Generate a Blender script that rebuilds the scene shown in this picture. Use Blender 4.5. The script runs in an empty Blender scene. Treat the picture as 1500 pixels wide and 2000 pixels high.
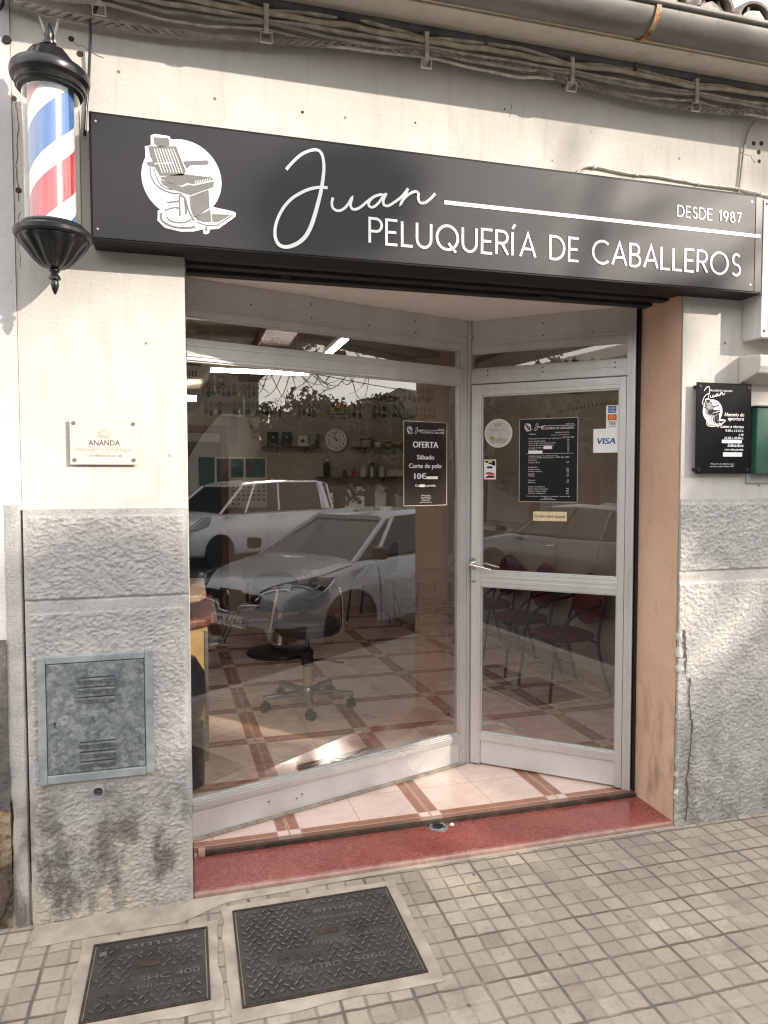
import bpy, bmesh, math, random
import numpy as np
from mathutils import Vector, Matrix
random.seed(7); RNG = np.random.default_rng(11)
C = bpy.context.scene.collection
SC = bpy.context.scene
PI = math.pi

# ------------------------------------------------------------------ camera, sky, sun, exposure
cd = bpy.data.cameras.new("camera"); cam = bpy.data.objects.new("camera", cd); C.objects.link(cam)
cd.sensor_fit = 'VERTICAL'; cd.sensor_height = 36.0; cd.lens = 1390.4 / 2000 * 36.0
cd.clip_start = 0.05; cd.clip_end = 500
yaw, pitch, roll = 0.269, 0.0466, -0.0016
Fv = Vector((math.sin(yaw) * math.cos(pitch), math.cos(yaw) * math.cos(pitch), -math.sin(pitch)))
R0 = Vector((math.cos(yaw), -math.sin(yaw), 0)); U0 = R0.cross(Fv)
Rv = R0 * math.cos(roll) + U0 * math.sin(roll); Uv = U0 * math.cos(roll) - R0 * math.sin(roll)
M = Matrix((Rv, Uv, -Fv)).transposed().to_4x4(); M.translation = Vector((0, -2.9365, 1.716))
cam.matrix_world = M
SC.camera = cam

SUN_DIR = Vector((1.0, -1.0, 0.58)).normalized()          # towards the sun
SUN_EL = math.asin(SUN_DIR.z); SUN_ROT = math.atan2(SUN_DIR.x, SUN_DIR.y)
SUN_POWER, SKY_STRENGTH, EXPOSURE = 2.0, 0.15, 1.58
w = bpy.data.worlds.new("World"); SC.world = w; w.use_nodes = True
nt = w.node_tree; nt.nodes.clear()
wo = nt.nodes.new('ShaderNodeOutputWorld'); wb = nt.nodes.new('ShaderNodeBackground')
sk = nt.nodes.new('ShaderNodeTexSky'); sk.sky_type = 'NISHITA'; sk.sun_disc = False
sk.sun_elevation = SUN_EL; sk.sun_rotation = SUN_ROT; sk.air_density = 1.0; sk.dust_density = 0.6
tc = nt.nodes.new('ShaderNodeTexCoord'); mp = nt.nodes.new('ShaderNodeMapping'); mp.inputs['Scale'].default_value = (1, 1, 2.6)
cn = nt.nodes.new('ShaderNodeTexNoise'); cn.inputs['Scale'].default_value = 2.2; cn.inputs['Detail'].default_value = 7; cn.inputs['Roughness'].default_value = .58
cr = nt.nodes.new('ShaderNodeValToRGB'); cr.color_ramp.elements[0].position = .36; cr.color_ramp.elements[1].position = .62
cr.color_ramp.elements[0].color = (.5, .5, .5, 1)
mx = nt.nodes.new('ShaderNodeMix'); mx.data_type = 'RGBA'
mx.inputs[7].default_value = (6.6, 6.4, 6.05, 1)            # thin bright cloud
nt.links.new(tc.outputs['Generated'], mp.inputs['Vector']); nt.links.new(mp.outputs[0], cn.inputs['Vector'])
nt.links.new(cn.outputs[0], cr.inputs[0]); nt.links.new(cr.outputs[0], mx.inputs[0]); nt.links.new(sk.outputs[0], mx.inputs[6])
nt.links.new(mx.outputs[2], wb.inputs['Color']); wb.inputs['Strength'].default_value = SKY_STRENGTH
nt.links.new(wb.outputs[0], wo.inputs['Surface'])
sl = bpy.data.lights.new("sun", 'SUN'); sl.energy = SUN_POWER; sl.angle = math.radians(.6); sl.color = (1.0, .90, .77)
so = bpy.data.objects.new("sun", sl); C.objects.link(so); so.rotation_euler = SUN_DIR.to_track_quat('Z', 'Y').to_euler(); so.location = (8, -8, 12)
SC.view_settings.view_transform = 'Standard'; SC.view_settings.look = 'None'
SC.view_settings.exposure = EXPOSURE; SC.view_settings.gamma = 1.0
SC.cycles.filter_width = 1.2
SC.cycles.use_denoising = True; SC.cycles.denoising_prefilter = 'ACCURATE'; SC.cycles.denoising_input_passes = 'RGB_ALBEDO_NORMAL'

# ------------------------------------------------------------------ tagging and mesh helpers
def tag(o, label=None, cat=None, group=None, kind=None):
    if label: o['label'] = label
    if cat: o['category'] = cat
    if group: o['group'] = group
    if kind: o['kind'] = kind
    return o
def empty(name, loc=(0, 0, 0), label=None, cat=None, group=None, rz=0):
    o = bpy.data.objects.new(name, None); C.objects.link(o); o.location = loc; o.rotation_euler = (0, 0, rz)
    o.empty_display_size = .1
    return tag(o, label, cat, group)
def copy_tree(o, parent=None):
    c = o.copy(); C.objects.link(c)
    if parent: c.parent = parent
    for ch in o.children: copy_tree(ch, c)
    return c

class MB:
    """collects shapes; build() links them as one mesh object"""
    def __init__(s, M=None): s.v = []; s.f = []; s.m = []; s.M = M
    def add(s, vs, fs, mi=0, M=None):
        b = len(s.v); T = s.M
        if M is not None: T = M if T is None else T @ M
        if T is not None: vs = [tuple(T @ Vector(p)) for p in vs]
        s.v += [tuple(p) for p in vs]; s.f += [tuple(b + i for i in f) for f in fs]; s.m += [mi] * len(fs)
        return s
    def box(s, x0, x1, y0, y1, z0, z1, mi=0, M=None):
        v = [(x, y, z) for z in (z0, z1) for y in (y0, y1) for x in (x0, x1)]
        return s.add(v, [(0, 2, 3, 1), (4, 5, 7, 6), (0, 1, 5, 4), (2, 6, 7, 3), (1, 3, 7, 5), (0, 4, 6, 2)], mi, M)
    def lathe(s, prof, n=32, c=(0, 0, 0), mi=0, M=None, flute=None, cap=True):
        v = []; f = []
        for k, (r, z) in enumerate(prof):
            for i in range(n):
                a = 2 * PI * i / n; rr = r
                if flute: rr = r * (1 + flute[k] * (0.5 + 0.5 * math.cos(a * flute[-1])))
                v.append((c[0] + rr * math.cos(a), c[1] + rr * math.sin(a), c[2] + z))
        for k in range(len(prof) - 1):
            for i in range(n):
                j = (i + 1) % n; f.append((k * n + i, k * n + j, (k + 1) * n + j, (k + 1) * n + i))
        if cap:
            f.append(tuple(range(n))[::-1]); f.append(tuple((len(prof) - 1) * n + i for i in range(n)))
        return s.add(v, f, mi, M)
    def tube(s, pts, r, n=8, mi=0, M=None, closed=False):
        P = [Vector(p) for p in pts]; N = len(P); v = []; f = []
        rs = r if isinstance(r, (list, tuple)) else [r] * N
        up = None
        for i in range(N):
            if closed: t = P[(i + 1) % N] - P[i - 1]
            else: t = P[min(i + 1, N - 1)] - P[max(i - 1, 0)]
            t.normalize()
            if up is None:
                up = Vector((0, 0, 1)) if abs(t.z) < .9 else Vector((1, 0, 0))
            x = up.cross(t)
            if x.length < 1e-6: x = Vector((1, 0, 0)).cross(t)
            x.normalize(); y = t.cross(x); up = y
            for k in range(n):
                a = 2 * PI * k / n; v.append(P[i] + (x * math.cos(a) + y * math.sin(a)) * rs[i])
        for i in range(N if closed else N - 1):
            j = (i + 1) % N
            for k in range(n):
                l = (k + 1) % n; f.append((i * n + k, i * n + l, j * n + l, j * n + k))
        if not closed: f += [tuple(range(n))[::-1], tuple((N - 1) * n + k for k in range(n))]
        return s.add(v, f, mi, M)
    def prism(s, poly, d0, d1, axis='y', mi=0, M=None):
        """polygon (u,w) extruded: axis y -> (u,d,w); z -> (u,w,d); x -> (d,u,w)"""
        bm = bmesh.new()
        def mk(p, d): return {'y': (p[0], d, p[1]), 'z': (p[0], p[1], d), 'x': (d, p[0], p[1])}[axis]
        a = [bm.verts.new(mk(p, d0)) for p in poly]; b = [bm.verts.new(mk(p, d1)) for p in poly]
        n = len(poly); bm.faces.new(a); bm.faces.new(b[::-1])
        for i in range(n): bm.faces.new((a[i], b[i], b[(i + 1) % n], a[(i + 1) % n]))
        bmesh.ops.recalc_face_normals(bm, faces=bm.faces)
        bmesh.ops.triangulate(bm, faces=[f for f in bm.faces if len(f.verts) > 4])
        bm.verts.index_update()
        s.add([tuple(x.co) for x in bm.verts], [tuple(x.index for x in f.verts) for f in bm.faces], mi, M); bm.free()
        return s
    def ribbon(s, pts, wd, z0=0., z1=.002, mi=0, M=None, closed=False, rise=.0006):
        """flat stroke in the XZ plane of a panel (u right, w up), raised along -Y"""
        P = [Vector((p[0], p[1])) for p in pts]; N = len(P)
        ws = wd if isinstance(wd, (list, tuple)) else [wd] * N
        if closed: rise = 0
        L = []; Rr = []
        for i in range(N):
            if closed: a = P[i] - P[i - 1]; b = P[(i + 1) % N] - P[i]
            else:
                a = P[i] - P[i - 1] if i else P[1] - P[0]; b = P[i + 1] - P[i] if i < N - 1 else P[-1] - P[-2]
            if a.length < 1e-9: a = b
            if b.length < 1e-9: b = a
            a = a.normalized(); b = b.normalized(); t = (a + b)
            if t.length < 1e-4: t = a
            t.normalize(); nn = Vector((-t.y, t.x)); k = 1 / max(.45, abs(nn.dot(Vector((-a.y, a.x)))))
            L.append(P[i] + nn * ws[i] / 2 * k); Rr.append(P[i] - nn * ws[i] / 2 * k)
        v = []
        for q in (L, Rr):
            for y in (z0, z1): v += [(p.x, -y - rise * i / max(1, N - 1), p.y) for i, p in enumerate(q)]
        f = []
        rng = range(N if closed else N - 1)
        for i in rng:
            j = (i + 1) % N
            f += [(N + i, N + j, 3 * N + j, 3 * N + i), (i, j, N + j, N + i), (2 * N + i, 3 * N + i, 3 * N + j, 2 * N + j)]
        if not closed: f += [(0, N, 3 * N, 2 * N), (N - 1, 3 * N - 1, 4 * N - 1, 2 * N - 1)]
        return s.add(v, f, mi, M)
    def build(s, name, mats, parent=None, smooth=None, bev=0, seg=2):
        me = bpy.data.meshes.new(name); me.from_pydata(s.v, [], s.f)
        mats = mats if isinstance(mats, (list, tuple)) else [mats]
        for m in mats: me.materials.append(m)
        if len(mats) > 1: me.polygons.foreach_set('material_index', s.m)
        me.update()
        if smooth is not None:
            me.shade_smooth(); me.set_sharp_from_angle(angle=math.radians(smooth))
        o = bpy.data.objects.new(name, me); C.objects.link(o)
        if parent: o.parent = parent
        if bev:
            b = o.modifiers.new('b', 'BEVEL'); b.width = bev; b.segments = seg; b.limit_method = 'ANGLE'; b.angle_limit = math.radians(40)
            b.harden_normals = False
        return o

def spline(pts, n=8, closed=False):
    """Catmull-Rom through the points (2-D or 3-D)"""
    P = [np.array(p, float) for p in pts]; out = []; N = len(P)
    for i in range(N if closed else N - 1):
        p1, p2 = P[i], P[(i + 1) % N]
        p0 = P[i - 1] if (closed or i) else 2 * p1 - p2
        p3 = P[(i + 2) % N] if (closed or i < N - 2) else 2 * p2 - p1
        for k in range(n):
            t = k / n
            out.append(.5 * (2 * p1 + (p2 - p0) * t + (2 * p0 - 5 * p1 + 4 * p2 - p3) * t * t + (3 * p1 - p0 - 3 * p2 + p3) * t ** 3))
    if not closed: out.append(P[-1])
    return [tuple(p) for p in out]
def frame(o, xdir, ydir=None):
    """4x4 with local x = xdir (horizontal), z up, local -y = outward"""
    x = Vector(xdir).normalized(); z = Vector((0, 0, 1)); y = z.cross(x)
    m = Matrix((x, y, z)).transposed().to_4x4(); m.translation = Vector(o); return m
_h = RNG.random((256, 256))
def vnoise(x, y):
    xi = np.floor(x).astype(int); yi = np.floor(y).astype(int); fx = x - xi; fy = y - yi
    fx = fx * fx * (3 - 2 * fx); fy = fy * fy * (3 - 2 * fy); g = lambda a, b: _h[a % 256, b % 256]
    return (g(xi, yi) * (1 - fx) + g(xi + 1, yi) * fx) * (1 - fy) + (g(xi, yi + 1) * (1 - fx) + g(xi + 1, yi + 1) * fx) * fy
def fbm(x, y, o=4):
    r = 0; a = .5
    for k in range(o): r = r + a * vnoise(x * 2 ** k + 17 * k, y * 2 ** k + 31 * k); a *= .5
    return r

# ------------------------------------------------------------------ materials
class NT:
    def __init__(s, name):
        s.mat = bpy.data.materials.new(name); s.mat.use_nodes = True; s.t = s.mat.node_tree
        s.b = s.t.nodes['Principled BSDF']; s.out = s.t.nodes['Material Output']; s._c = None
    def n(s, k): return s.t.nodes.new(k)
    def l(s, a, b): s.t.links.new(a, b)
    def co(s):
        if s._c is None: s._c = s.n('ShaderNodeTexCoord').outputs['Object']
        return s._c
    def map(s, sc=(1, 1, 1), loc=(0, 0, 0)):
        m = s.n('ShaderNodeMapping'); m.inputs['Scale'].default_value = sc; m.inputs['Location'].default_value = loc
        s.l(s.co(), m.inputs[0]); return m.outputs[0]
    def noise(s, scale, detail=5, rough=.55, vec=None, dist=0):
        m = s.n('ShaderNodeTexNoise'); m.inputs['Scale'].default_value = scale; m.inputs['Detail'].default_value = detail
        m.inputs['Roughness'].default_value = rough; m.inputs['Distortion'].default_value = dist
        s.l(vec if vec is not None else s.co(), m.inputs['Vector']); return m.outputs[0]
    def voro(s, scale, vec=None, feat='F1', out='Distance', rnd=1):
        m = s.n('ShaderNodeTexVoronoi'); m.feature = feat; m.inputs['Scale'].default_value = scale; m.inputs['Randomness'].default_value = rnd
        s.l(vec if vec is not None else s.co(), m.inputs['Vector']); return m.outputs[out]
    def ramp(s, x, *st):
        m = s.n('ShaderNodeValToRGB'); e = m.color_ramp.elements
        while len(e) < len(st): e.new(.5)
        for q, (p, c) in zip(e, st):
            q.position = p; q.color = (c, c, c, 1) if not isinstance(c, (tuple, list)) else (*c, 1)
        s.l(x, m.inputs[0]); return m.outputs[0]
    def math(s, op, a, b=None, c=None, clamp=False):
        m = s.n('ShaderNodeMath'); m.operation = op; m.use_clamp = clamp
        for i, q in enumerate((a, b, c)):
            if q is None: continue
            if isinstance(q, (int, float)): m.inputs[i].default_value = q
            else: s.l(q, m.inputs[i])
        return m.outputs[0]
    def mix(s, f, a, b, mode='MIX'):
        m = s.n('ShaderNodeMix'); m.data_type = 'RGBA'; m.blend_type = mode
        for i, q in ((0, f), (6, a), (7, b)):
            if isinstance(q, (int, float)): m.inputs[i].default_value = q
            elif isinstance(q, tuple): m.inputs[i].default_value = (*q, 1)
            else: s.l(q, m.inputs[i])
        return m.outputs[2]
    def xyz(s):
        m = s.n('ShaderNodeSeparateXYZ'); s.l(s.co(), m.inputs[0]); return m.outputs
    def set(s, **k):
        nm = dict(col='Base Color', rough='Roughness', metal='Metallic', coat='Coat Weight', spec='Specular IOR Level', coatr='Coat Roughness', trans='Transmission Weight', alpha='Alpha')
        for a, v in k.items():
            i = s.b.inputs[nm[a]]
            if isinstance(v, tuple): i.default_value = (*v, 1)
            elif isinstance(v, (int, float)): i.default_value = v
            else: s.l(v, i)
        return s
    def bump(s, h, strength=.3, dist=.01):
        m = s.n('ShaderNodeBump'); m.inputs['Strength'].default_value = strength; m.inputs['Distance'].default_value = dist
        s.l(h, m.inputs['Height']); s.l(m.outputs[0], s.b.inputs['Normal']); return s
def simple(name, col, rough=.6, metal=0, coat=0, mottle=.12, sc=30, bump=0, bd=.002, spec=.5):
    m = NT(name); n = m.noise(sc, 4)
    c2 = tuple(max(0, min(1, c * (1 - mottle))) for c in col); c1 = tuple(min(1, c * (1 + mottle * .6)) for c in col)
    m.set(col=m.mix(m.ramp(n, (.3, 0.), (.7, 1.)), c2, c1), rough=rough, metal=metal, coat=coat, spec=spec)
    if bump: m.bump(n, bump, bd)
    return m.mat

def mat_plaster(name, base, dirt, speck=True, bump=.5):
    m = NT(name); big = m.noise(1.6, 6, .6); fine = m.noise(28, 6, .65)
    col = m.mix(m.ramp(big, (.35, 0.), (.68, 1.)), base, tuple(c * .86 for c in base))
    streak = m.noise(3.0, 5, .6, m.map((5.0, 5.0, .7)))
    col = m.mix(m.ramp(streak, (.52, 0.), (.76, .6)), col, dirt)
    col = m.mix(m.ramp(fine, (.62, 0.), (.74, .22)), col, dirt)
    if speck:
        v = m.voro(9.0, feat='F1'); pr = m.noise(3.3, 3)
        sp = m.math('MULTIPLY', m.ramp(v, (.045, 1.), (.075, 0.)), m.ramp(pr, (.44, 0.), (.52, 1.)))
        col = m.mix(sp, col, (.22, .17, .12))
    h = m.math('ADD', m.math('ADD', m.math('MULTIPLY', m.noise(9, 5), 1.2), m.math('MULTIPLY', m.noise(6, 5, .7, m.map((1, 1, 4))), 1.0)), m.math('MULTIPLY', m.noise(70, 4), .5))
    return m.set(col=col, rough=.88, spec=.25).bump(h, bump, .006).mat
M_WALL = mat_plaster('cream_plaster', (.61, .58, .535), (.42, .37, .315))
M_WALL2 = mat_plaster('white_plaster', (.60, .59, .57), (.50, .46, .41))
M_SOFFIT = mat_plaster('soffit_paint', (.72, .66, .58), (.42, .36, .30), False, .3)
M_RECESS = mat_plaster('recess_ceiling_paint', (.80, .72, .67), (.62, .53, .47), False, .2)
M_INT = mat_plaster('interior_paint', (.50, .435, .375), (.38, .325, .275), False, .1)
def mat_rough(name, a, b, low=None):
    m = NT(name); n = m.noise(14, 6, .6); f = m.noise(90, 4)
    col = m.mix(m.ramp(n, (.3, 0.), (.7, 1.)), a, b)
    col = m.mix(m.ramp(f, (.60, 0.), (.72, .35)), col, tuple(c * .55 for c in a))
    g1 = m.noise(70, 5, .7); g2 = m.noise(38, 6, .72, m.map((1, 1, 1.5), (4, 2, 9)))
    col = m.mix(m.ramp(g1, (.54, 0.), (.68, .5)), col, tuple(min(1, c * 1.3) for c in b)); col = m.mix(m.ramp(g2, (.54, 0.), (.68, .55)), col, tuple(c * .6 for c in a))
    if low:
        z = m.xyz()[2]; big = m.noise(4.5, 6, .65); k = m.noise(7.5, 5, .6, m.map((1, 1, .8), (3, 1, 2)))
        mask = m.math('MULTIPLY', m.ramp(m.math('ADD', z, m.math('MULTIPLY', big, .7)), (.52, 1.), (1.0, 0.)), m.ramp(k, (.42, .1), (.56, 1.)))
        col = m.mix(mask, col, low[0])
        k2 = m.noise(5.5, 6, .65, m.map((1, 1, .55), (9, 4, 7)))
        mask2 = m.math('MULTIPLY', m.ramp(m.math('ADD', z, m.math('MULTIPLY', big, .5)), (.55, 1.), (.90, 0.)), m.ramp(k2, (.47, 0.), (.58, .95)))
        col = m.mix(mask2, col, low[1])
    h = m.math('ADD', m.math('MULTIPLY', m.noise(110, 5, .65, m.map((1, 1, 1.6))), 1.), m.math('MULTIPLY', f, .35))
    return m.set(col=col, rough=.92, spec=.2).bump(h, .7, .006).mat
M_PLINTH = mat_rough('grey_rough_render', (.405, .385, .372), (.51, .485, .468), ((.50, .45, .375), (.17, .155, .14)))
M_PLINTHR = mat_rough('pale_rough_render', (.42, .40, .38), (.53, .51, .48), ((.40, .38, .36), (.30, .28, .26)))
M_PLINTHN = mat_rough('dark_rough_render', (.11, .10, .092), (.19, .175, .16))
M_STONE = mat_rough('brown_stone', (.25, .145, .075), (.44, .30, .18), ((.42, .36, .27), (.10, .08, .06)))
def mat_reveal():
    m = NT('terracotta_paint'); n = m.noise(3, 6, .6); x, y, z = m.xyz()
    col = m.mix(m.ramp(n, (.35, 0.), (.7, 1.)), (.60, .385, .27), (.70, .49, .37)); scf = m.noise(26, 5, .65, m.map((1, 1, .35))); col = m.mix(m.ramp(scf, (.56, 0.), (.70, .4)), col, (.42, .27, .19))
    st = m.noise(7, 6, .62, m.map((1, 1.6, .55))); zm = m.ramp(z, (.0, .9), (.30, 1.), (.62, .6), (.85, 0.))
    zm.node.color_ramp.interpolation = 'EASE'
    col = m.mix(m.math('MULTIPLY', m.ramp(st, (.46, 0.), (.66, .75)), zm), col, (.30, .20, .145))
    pk = m.noise(16, 4, .5); col = m.mix(m.math('MULTIPLY', m.ramp(pk, (.62, 0.), (.64, 1.)), m.ramp(z, (.2, .55), (.45, 0.))), col, (.50, .40, .33))
    return m.set(col=col, rough=.8, spec=.3).bump(m.noise(22, 5), .3, .004).mat
M_REVEAL = mat_reveal()
def mat_alu(name, col=(.64, .63, .615), metal=.55, rough=.42):
    m = NT(name); br = m.noise(6, 5, .6, m.map((1, 1, .25))); g = m.noise(45, 4)
    c = m.mix(m.ramp(br, (.3, 0.), (.7, 1.)), tuple(k * .86 for k in col), col)
    c = m.mix(m.ramp(g, (.64, 0.), (.74, .35)), c, tuple(k * .55 for k in col))
    return m.set(col=c, metal=metal, rough=m.ramp(g, (.3, rough - .06), (.7, rough + .1)), spec=.4).mat
M_ALU = mat_alu('anodised_aluminium'); M_ALU2 = mat_alu('pale_aluminium_panel', (.70, .685, .68), .35, .42)
M_CHROME = simple('chrome', (.75, .74, .72), .16, 1, mottle=.05)
M_BLACK = simple('black_paint', (.012, .013, .014), .28, mottle=.3)
M_DARKSTEEL = simple('dark_steel', (.02, .017, .016), .5, .3, mottle=.4, sc=14)
M_GREYPIPE = simple('grey_pipe_paint', (.17, .165, .155), .6, mottle=.35, sc=12)
def mat_gutter():
    m = NT('weathered_zinc'); n = m.noise(3, 6, .6, m.map((1, 3, 3))); f = m.noise(30, 4)
    col = m.mix(m.ramp(n, (.35, 0.), (.68, 1.)), (.135, .128, .118), (.25, .235, .215))
    col = m.mix(m.ramp(f, (.6, 0.), (.72, .4)), col, (.09, .08, .07))
    return m.set(col=col, rough=.55, metal=.3).mat
M_GUTTER = mat_gutter()
def mat_rust():
    m = NT('rusty_strap'); n = m.noise(26, 5, .7)
    return m.set(col=m.ramp(n, (.36, (.12, .055, .03)), (.47, (.45, .17, .05)), (.58, (.55, .38, .24)), (.66, (.22, .20, .18))), rough=.9).mat
M_RUST = mat_rust()
def mat_terracotta():
    m = NT('old_roof_tile'); n = m.noise(7, 6, .65); g = m.noise(3.5, 5, .6)
    col = m.mix(m.ramp(n, (.3, 0.), (.65, 1.)), (.10, .085, .075), (.33, .27, .23))
    col = m.mix(m.ramp(g, (.55, 0.), (.7, .8)), col, (.48, .44, .40))
    return m.set(col=col, rough=.92).bump(n, .5, .01).mat
M_TILE = mat_terracotta()
M_MORTAR = simple('lime_mortar', (.62, .58, .53), .95, mottle=.35, sc=25, bump=.6, bd=.01)
def mat_step():
    m = NT('red_terrazzo'); n = m.noise(4, 5, .6); v = m.voro(170, out='Color', feat='F1'); d = m.voro(120)
    col = m.mix(m.ramp(n, (.3, 0.), (.7, 1.)), (.22, .046, .036), (.29, .070, .054))
    vs = m.n('ShaderNodeSeparateColor'); m.l(v, vs.inputs[0])
    col = m.mix(m.ramp(vs.outputs[0], (.72, 0.), (.85, .30)), col, (.55, .30, .26))
    col = m.mix(m.ramp(vs.outputs[1], (.80, 0.), (.9, .35)), col, (.12, .03, .03))
    y = m.xyz()[1]; ed = m.noise(24, 5, .6)
    col = m.mix(m.ramp(m.math('ADD', y, m.math('MULTIPLY', ed, .05)), (.012, .9), (.055, 0.)), col, (.45, .36, .30))
    return m.set(col=col, rough=m.ramp(n, (.3, .18), (.7, .36)), spec=.5).mat
M_STEP = mat_step()
def mat_floor():
    m = NT('shop_floor_tiles'); x, y, z = m.xyz()
    def band(c, per, off, hw):
        u = m.math('SUBTRACT', m.math('MODULO', m.math('ADD', c, 50 * per - off + per / 2), per), per / 2)
        a = m.math('ABSOLUTE', u); return a, m.math('LESS_THAN', a, hw)
    xs = m.math('ADD', x, m.math('MULTIPLY', y, .035))
    ax, bx = band(xs, .70, .452, .054); ay, by = band(y, .632, .322, .05)
    gx = m.math('LESS_THAN', ax, .004); gy = m.math('LESS_THAN', ay, .004)
    mxx, jx = band(xs, .70, .802, .0022); myy, jy = band(y, .632, .638, .0022)
    gap_x = m.math('LESS_THAN', ax, .0075); gap_y = m.math('LESS_THAN', ay, .0075)
    both = m.math('MULTIPLY', bx, by); only = m.math('SUBTRACT', m.math('MAXIMUM', bx, by), both)
    vein = m.noise(3.2, 7, .65, m.map((1, 2.2, 1)), 1.2); cl = m.noise(1.4, 4)
    base = m.mix(m.ramp(cl, (.35, 0.), (.65, 1.)), (.72, .55, .475), (.80, .63, .55))
    base = m.mix(m.ramp(vein, (.47, 0.), (.50, .38), (.53, 0.)), base, (.52, .37, .31))
    br = m.mix(m.ramp(m.noise(20, 3), (.3, 0.), (.7, 1.)), (.31, .125, .075), (.37, .165, .105))
    col = m.mix(only, base, br)
    edge = m.math('MAXIMUM', m.math('MULTIPLY', m.math('LESS_THAN', m.math('ABSOLUTE', m.math('SUBTRACT', ax, .054)), .003), 1.), m.math('LESS_THAN', m.math('ABSOLUTE', m.math('SUBTRACT', ay, .05)), .003))
    grout = m.math('MAXIMUM', m.math('MAXIMUM', gx, gy), m.math('MAXIMUM', jx, jy))
    gapl = m.math('SUBTRACT', m.math('MAXIMUM', gap_x, gap_y), m.math('MAXIMUM', gx, gy), clamp=True)
    col = m.mix(m.math('MULTIPLY', gapl, .8), col, (.66, .50, .42))
    col = m.mix(m.math('MULTIPLY', edge, .5), col, (.62, .48, .41))
    col = m.mix(m.math('MULTIPLY', grout, .75), col, (.33, .21, .16))
    return m.set(col=col, rough=m.ramp(cl, (.3, .22), (.7, .34)), spec=.5).mat
M_FLOOR = mat_floor()
def mat_pave():
    m = NT('pavement_setts'); x, y, z = m.xyz()
    P = .244; S = P / 3
    wob = m.math('MULTIPLY', m.math('SUBTRACT', m.noise(14, 3), .5), .012)
    xo = m.math('ADD', m.math('ADD', x, 24.4 + .028), wob); yo = m.math('ADD', m.math('ADD', y, 24.4 + .033), m.math('MULTIPLY', m.math('SUBTRACT', m.noise(15, 3, .5, m.map((1, 1, 1), (5, 3, 0))), .5), .012))
    def edge(c, per):
        u = m.math('MODULO', c, per); return m.math('MINIMUM', u, m.math('SUBTRACT', per, u))
    es = m.math('MINIMUM', edge(xo, S), edge(yo, S)); et = m.math('MINIMUM', edge(xo, P), edge(yo, P))
    idv = m.n('ShaderNodeCombineXYZ'); m.l(m.math('FLOOR', m.math('DIVIDE', xo, S)), idv.inputs[0]); m.l(m.math('FLOOR', m.math('DIVIDE', yo, S)), idv.inputs[1])
    wn = m.n('ShaderNodeTexWhiteNoise'); wn.noise_dimensions = '2D'; m.l(idv.outputs[0], wn.inputs['Vector'])
    idt = m.n('ShaderNodeCombineXYZ'); m.l(m.math('FLOOR', m.math('DIVIDE', xo, P)), idt.inputs[0]); m.l(m.math('FLOOR', m.math('DIVIDE', yo, P)), idt.inputs[1])
    wt = m.n('ShaderNodeTexWhiteNoise'); wt.noise_dimensions = '2D'; m.l(idt.outputs[0], wt.inputs['Vector'])
    r = m.math('ADD', m.math('ADD', m.math('MULTIPLY', wn.outputs[0], .32), m.math('MULTIPLY', wt.outputs[0], .28)), m.math('MULTIPLY', m.noise(7, 5, .7), .45))
    col = m.ramp(r, (.2, (.25, .212, .168)), (.42, (.34, .295, .238)), (.58, (.39, .336, .268)), (.8, (.46, .408, .335)))
    big = m.noise(1.8, 5, .6); col = m.mix(m.ramp(big, (.40, .0), (.66, .5)), col, (.25, .22, .19)); st2 = m.noise(4.5, 6, .7); col = m.mix(m.ramp(st2, (.53, 0.), (.66, .45)), col, (.19, .165, .14))
    sp = m.noise(60, 4, .6); col = m.mix(m.ramp(sp, (.54, 0.), (.70, .5)), col, (.22, .19, .16)); sp2 = m.noise(130, 3, .6); col = m.mix(m.ramp(sp2, (.60, 0.), (.68, .35)), col, (.58, .54, .48))
    gum = m.voro(5.5); pr = m.noise(2.7, 2); col = m.mix(m.math('MULTIPLY', m.ramp(gum, (.05, 1.), (.065, 0.)), m.ramp(pr, (.50, 0.), (.52, .8))), col, (.06, .05, .045))
    wear = m.noise(5, 4, .6)
    gs = m.math('MULTIPLY', m.ramp(es, (.0022, 1.), (.0062, 0.)), m.ramp(wear, (.36, .25), (.56, 1.)))
    gt = m.ramp(et, (.0028, 1.), (.0065, 0.))
    col = m.mix(m.math('MULTIPLY', gs, .72), col, (.15, .125, .10)); col = m.mix(m.math('MULTIPLY', gt, m.ramp(wear, (.3, .25), (.62, .85))), col, (.10, .085, .07))
    hgt = m.math('SUBTRACT', m.math('ADD', m.math('MULTIPLY', r, .3), m.math('MULTIPLY', sp, .25)), m.math('MAXIMUM', gs, gt))
    return m.set(col=col, rough=.82, spec=.35).bump(hgt, .7, .006).mat
M_PAVE = mat_pave()
M_CEMENT = simple('smeared_cement', (.40, .35, .29), .9, mottle=.3, sc=9, bump=.5, bd=.006)
def mat_iron():
    m = NT('cast_iron'); n = m.noise(6, 6, .65); f = m.noise(70, 4)
    col = m.mix(m.ramp(n, (.35, 0.), (.68, 1.)), (.040, .038, .036), (.085, .078, .070))
    col = m.mix(m.ramp(f, (.6, 0.), (.72, .5)), col, (.15, .13, .11))
    return m.set(col=col, rough=.55, metal=.2, spec=.3).bump(f, .25, .003).mat
M_IRON = mat_iron()
M_IRONR = simple('rusty_iron', (.060, .042, .033), .8, .2, mottle=.5, sc=50)
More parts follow.
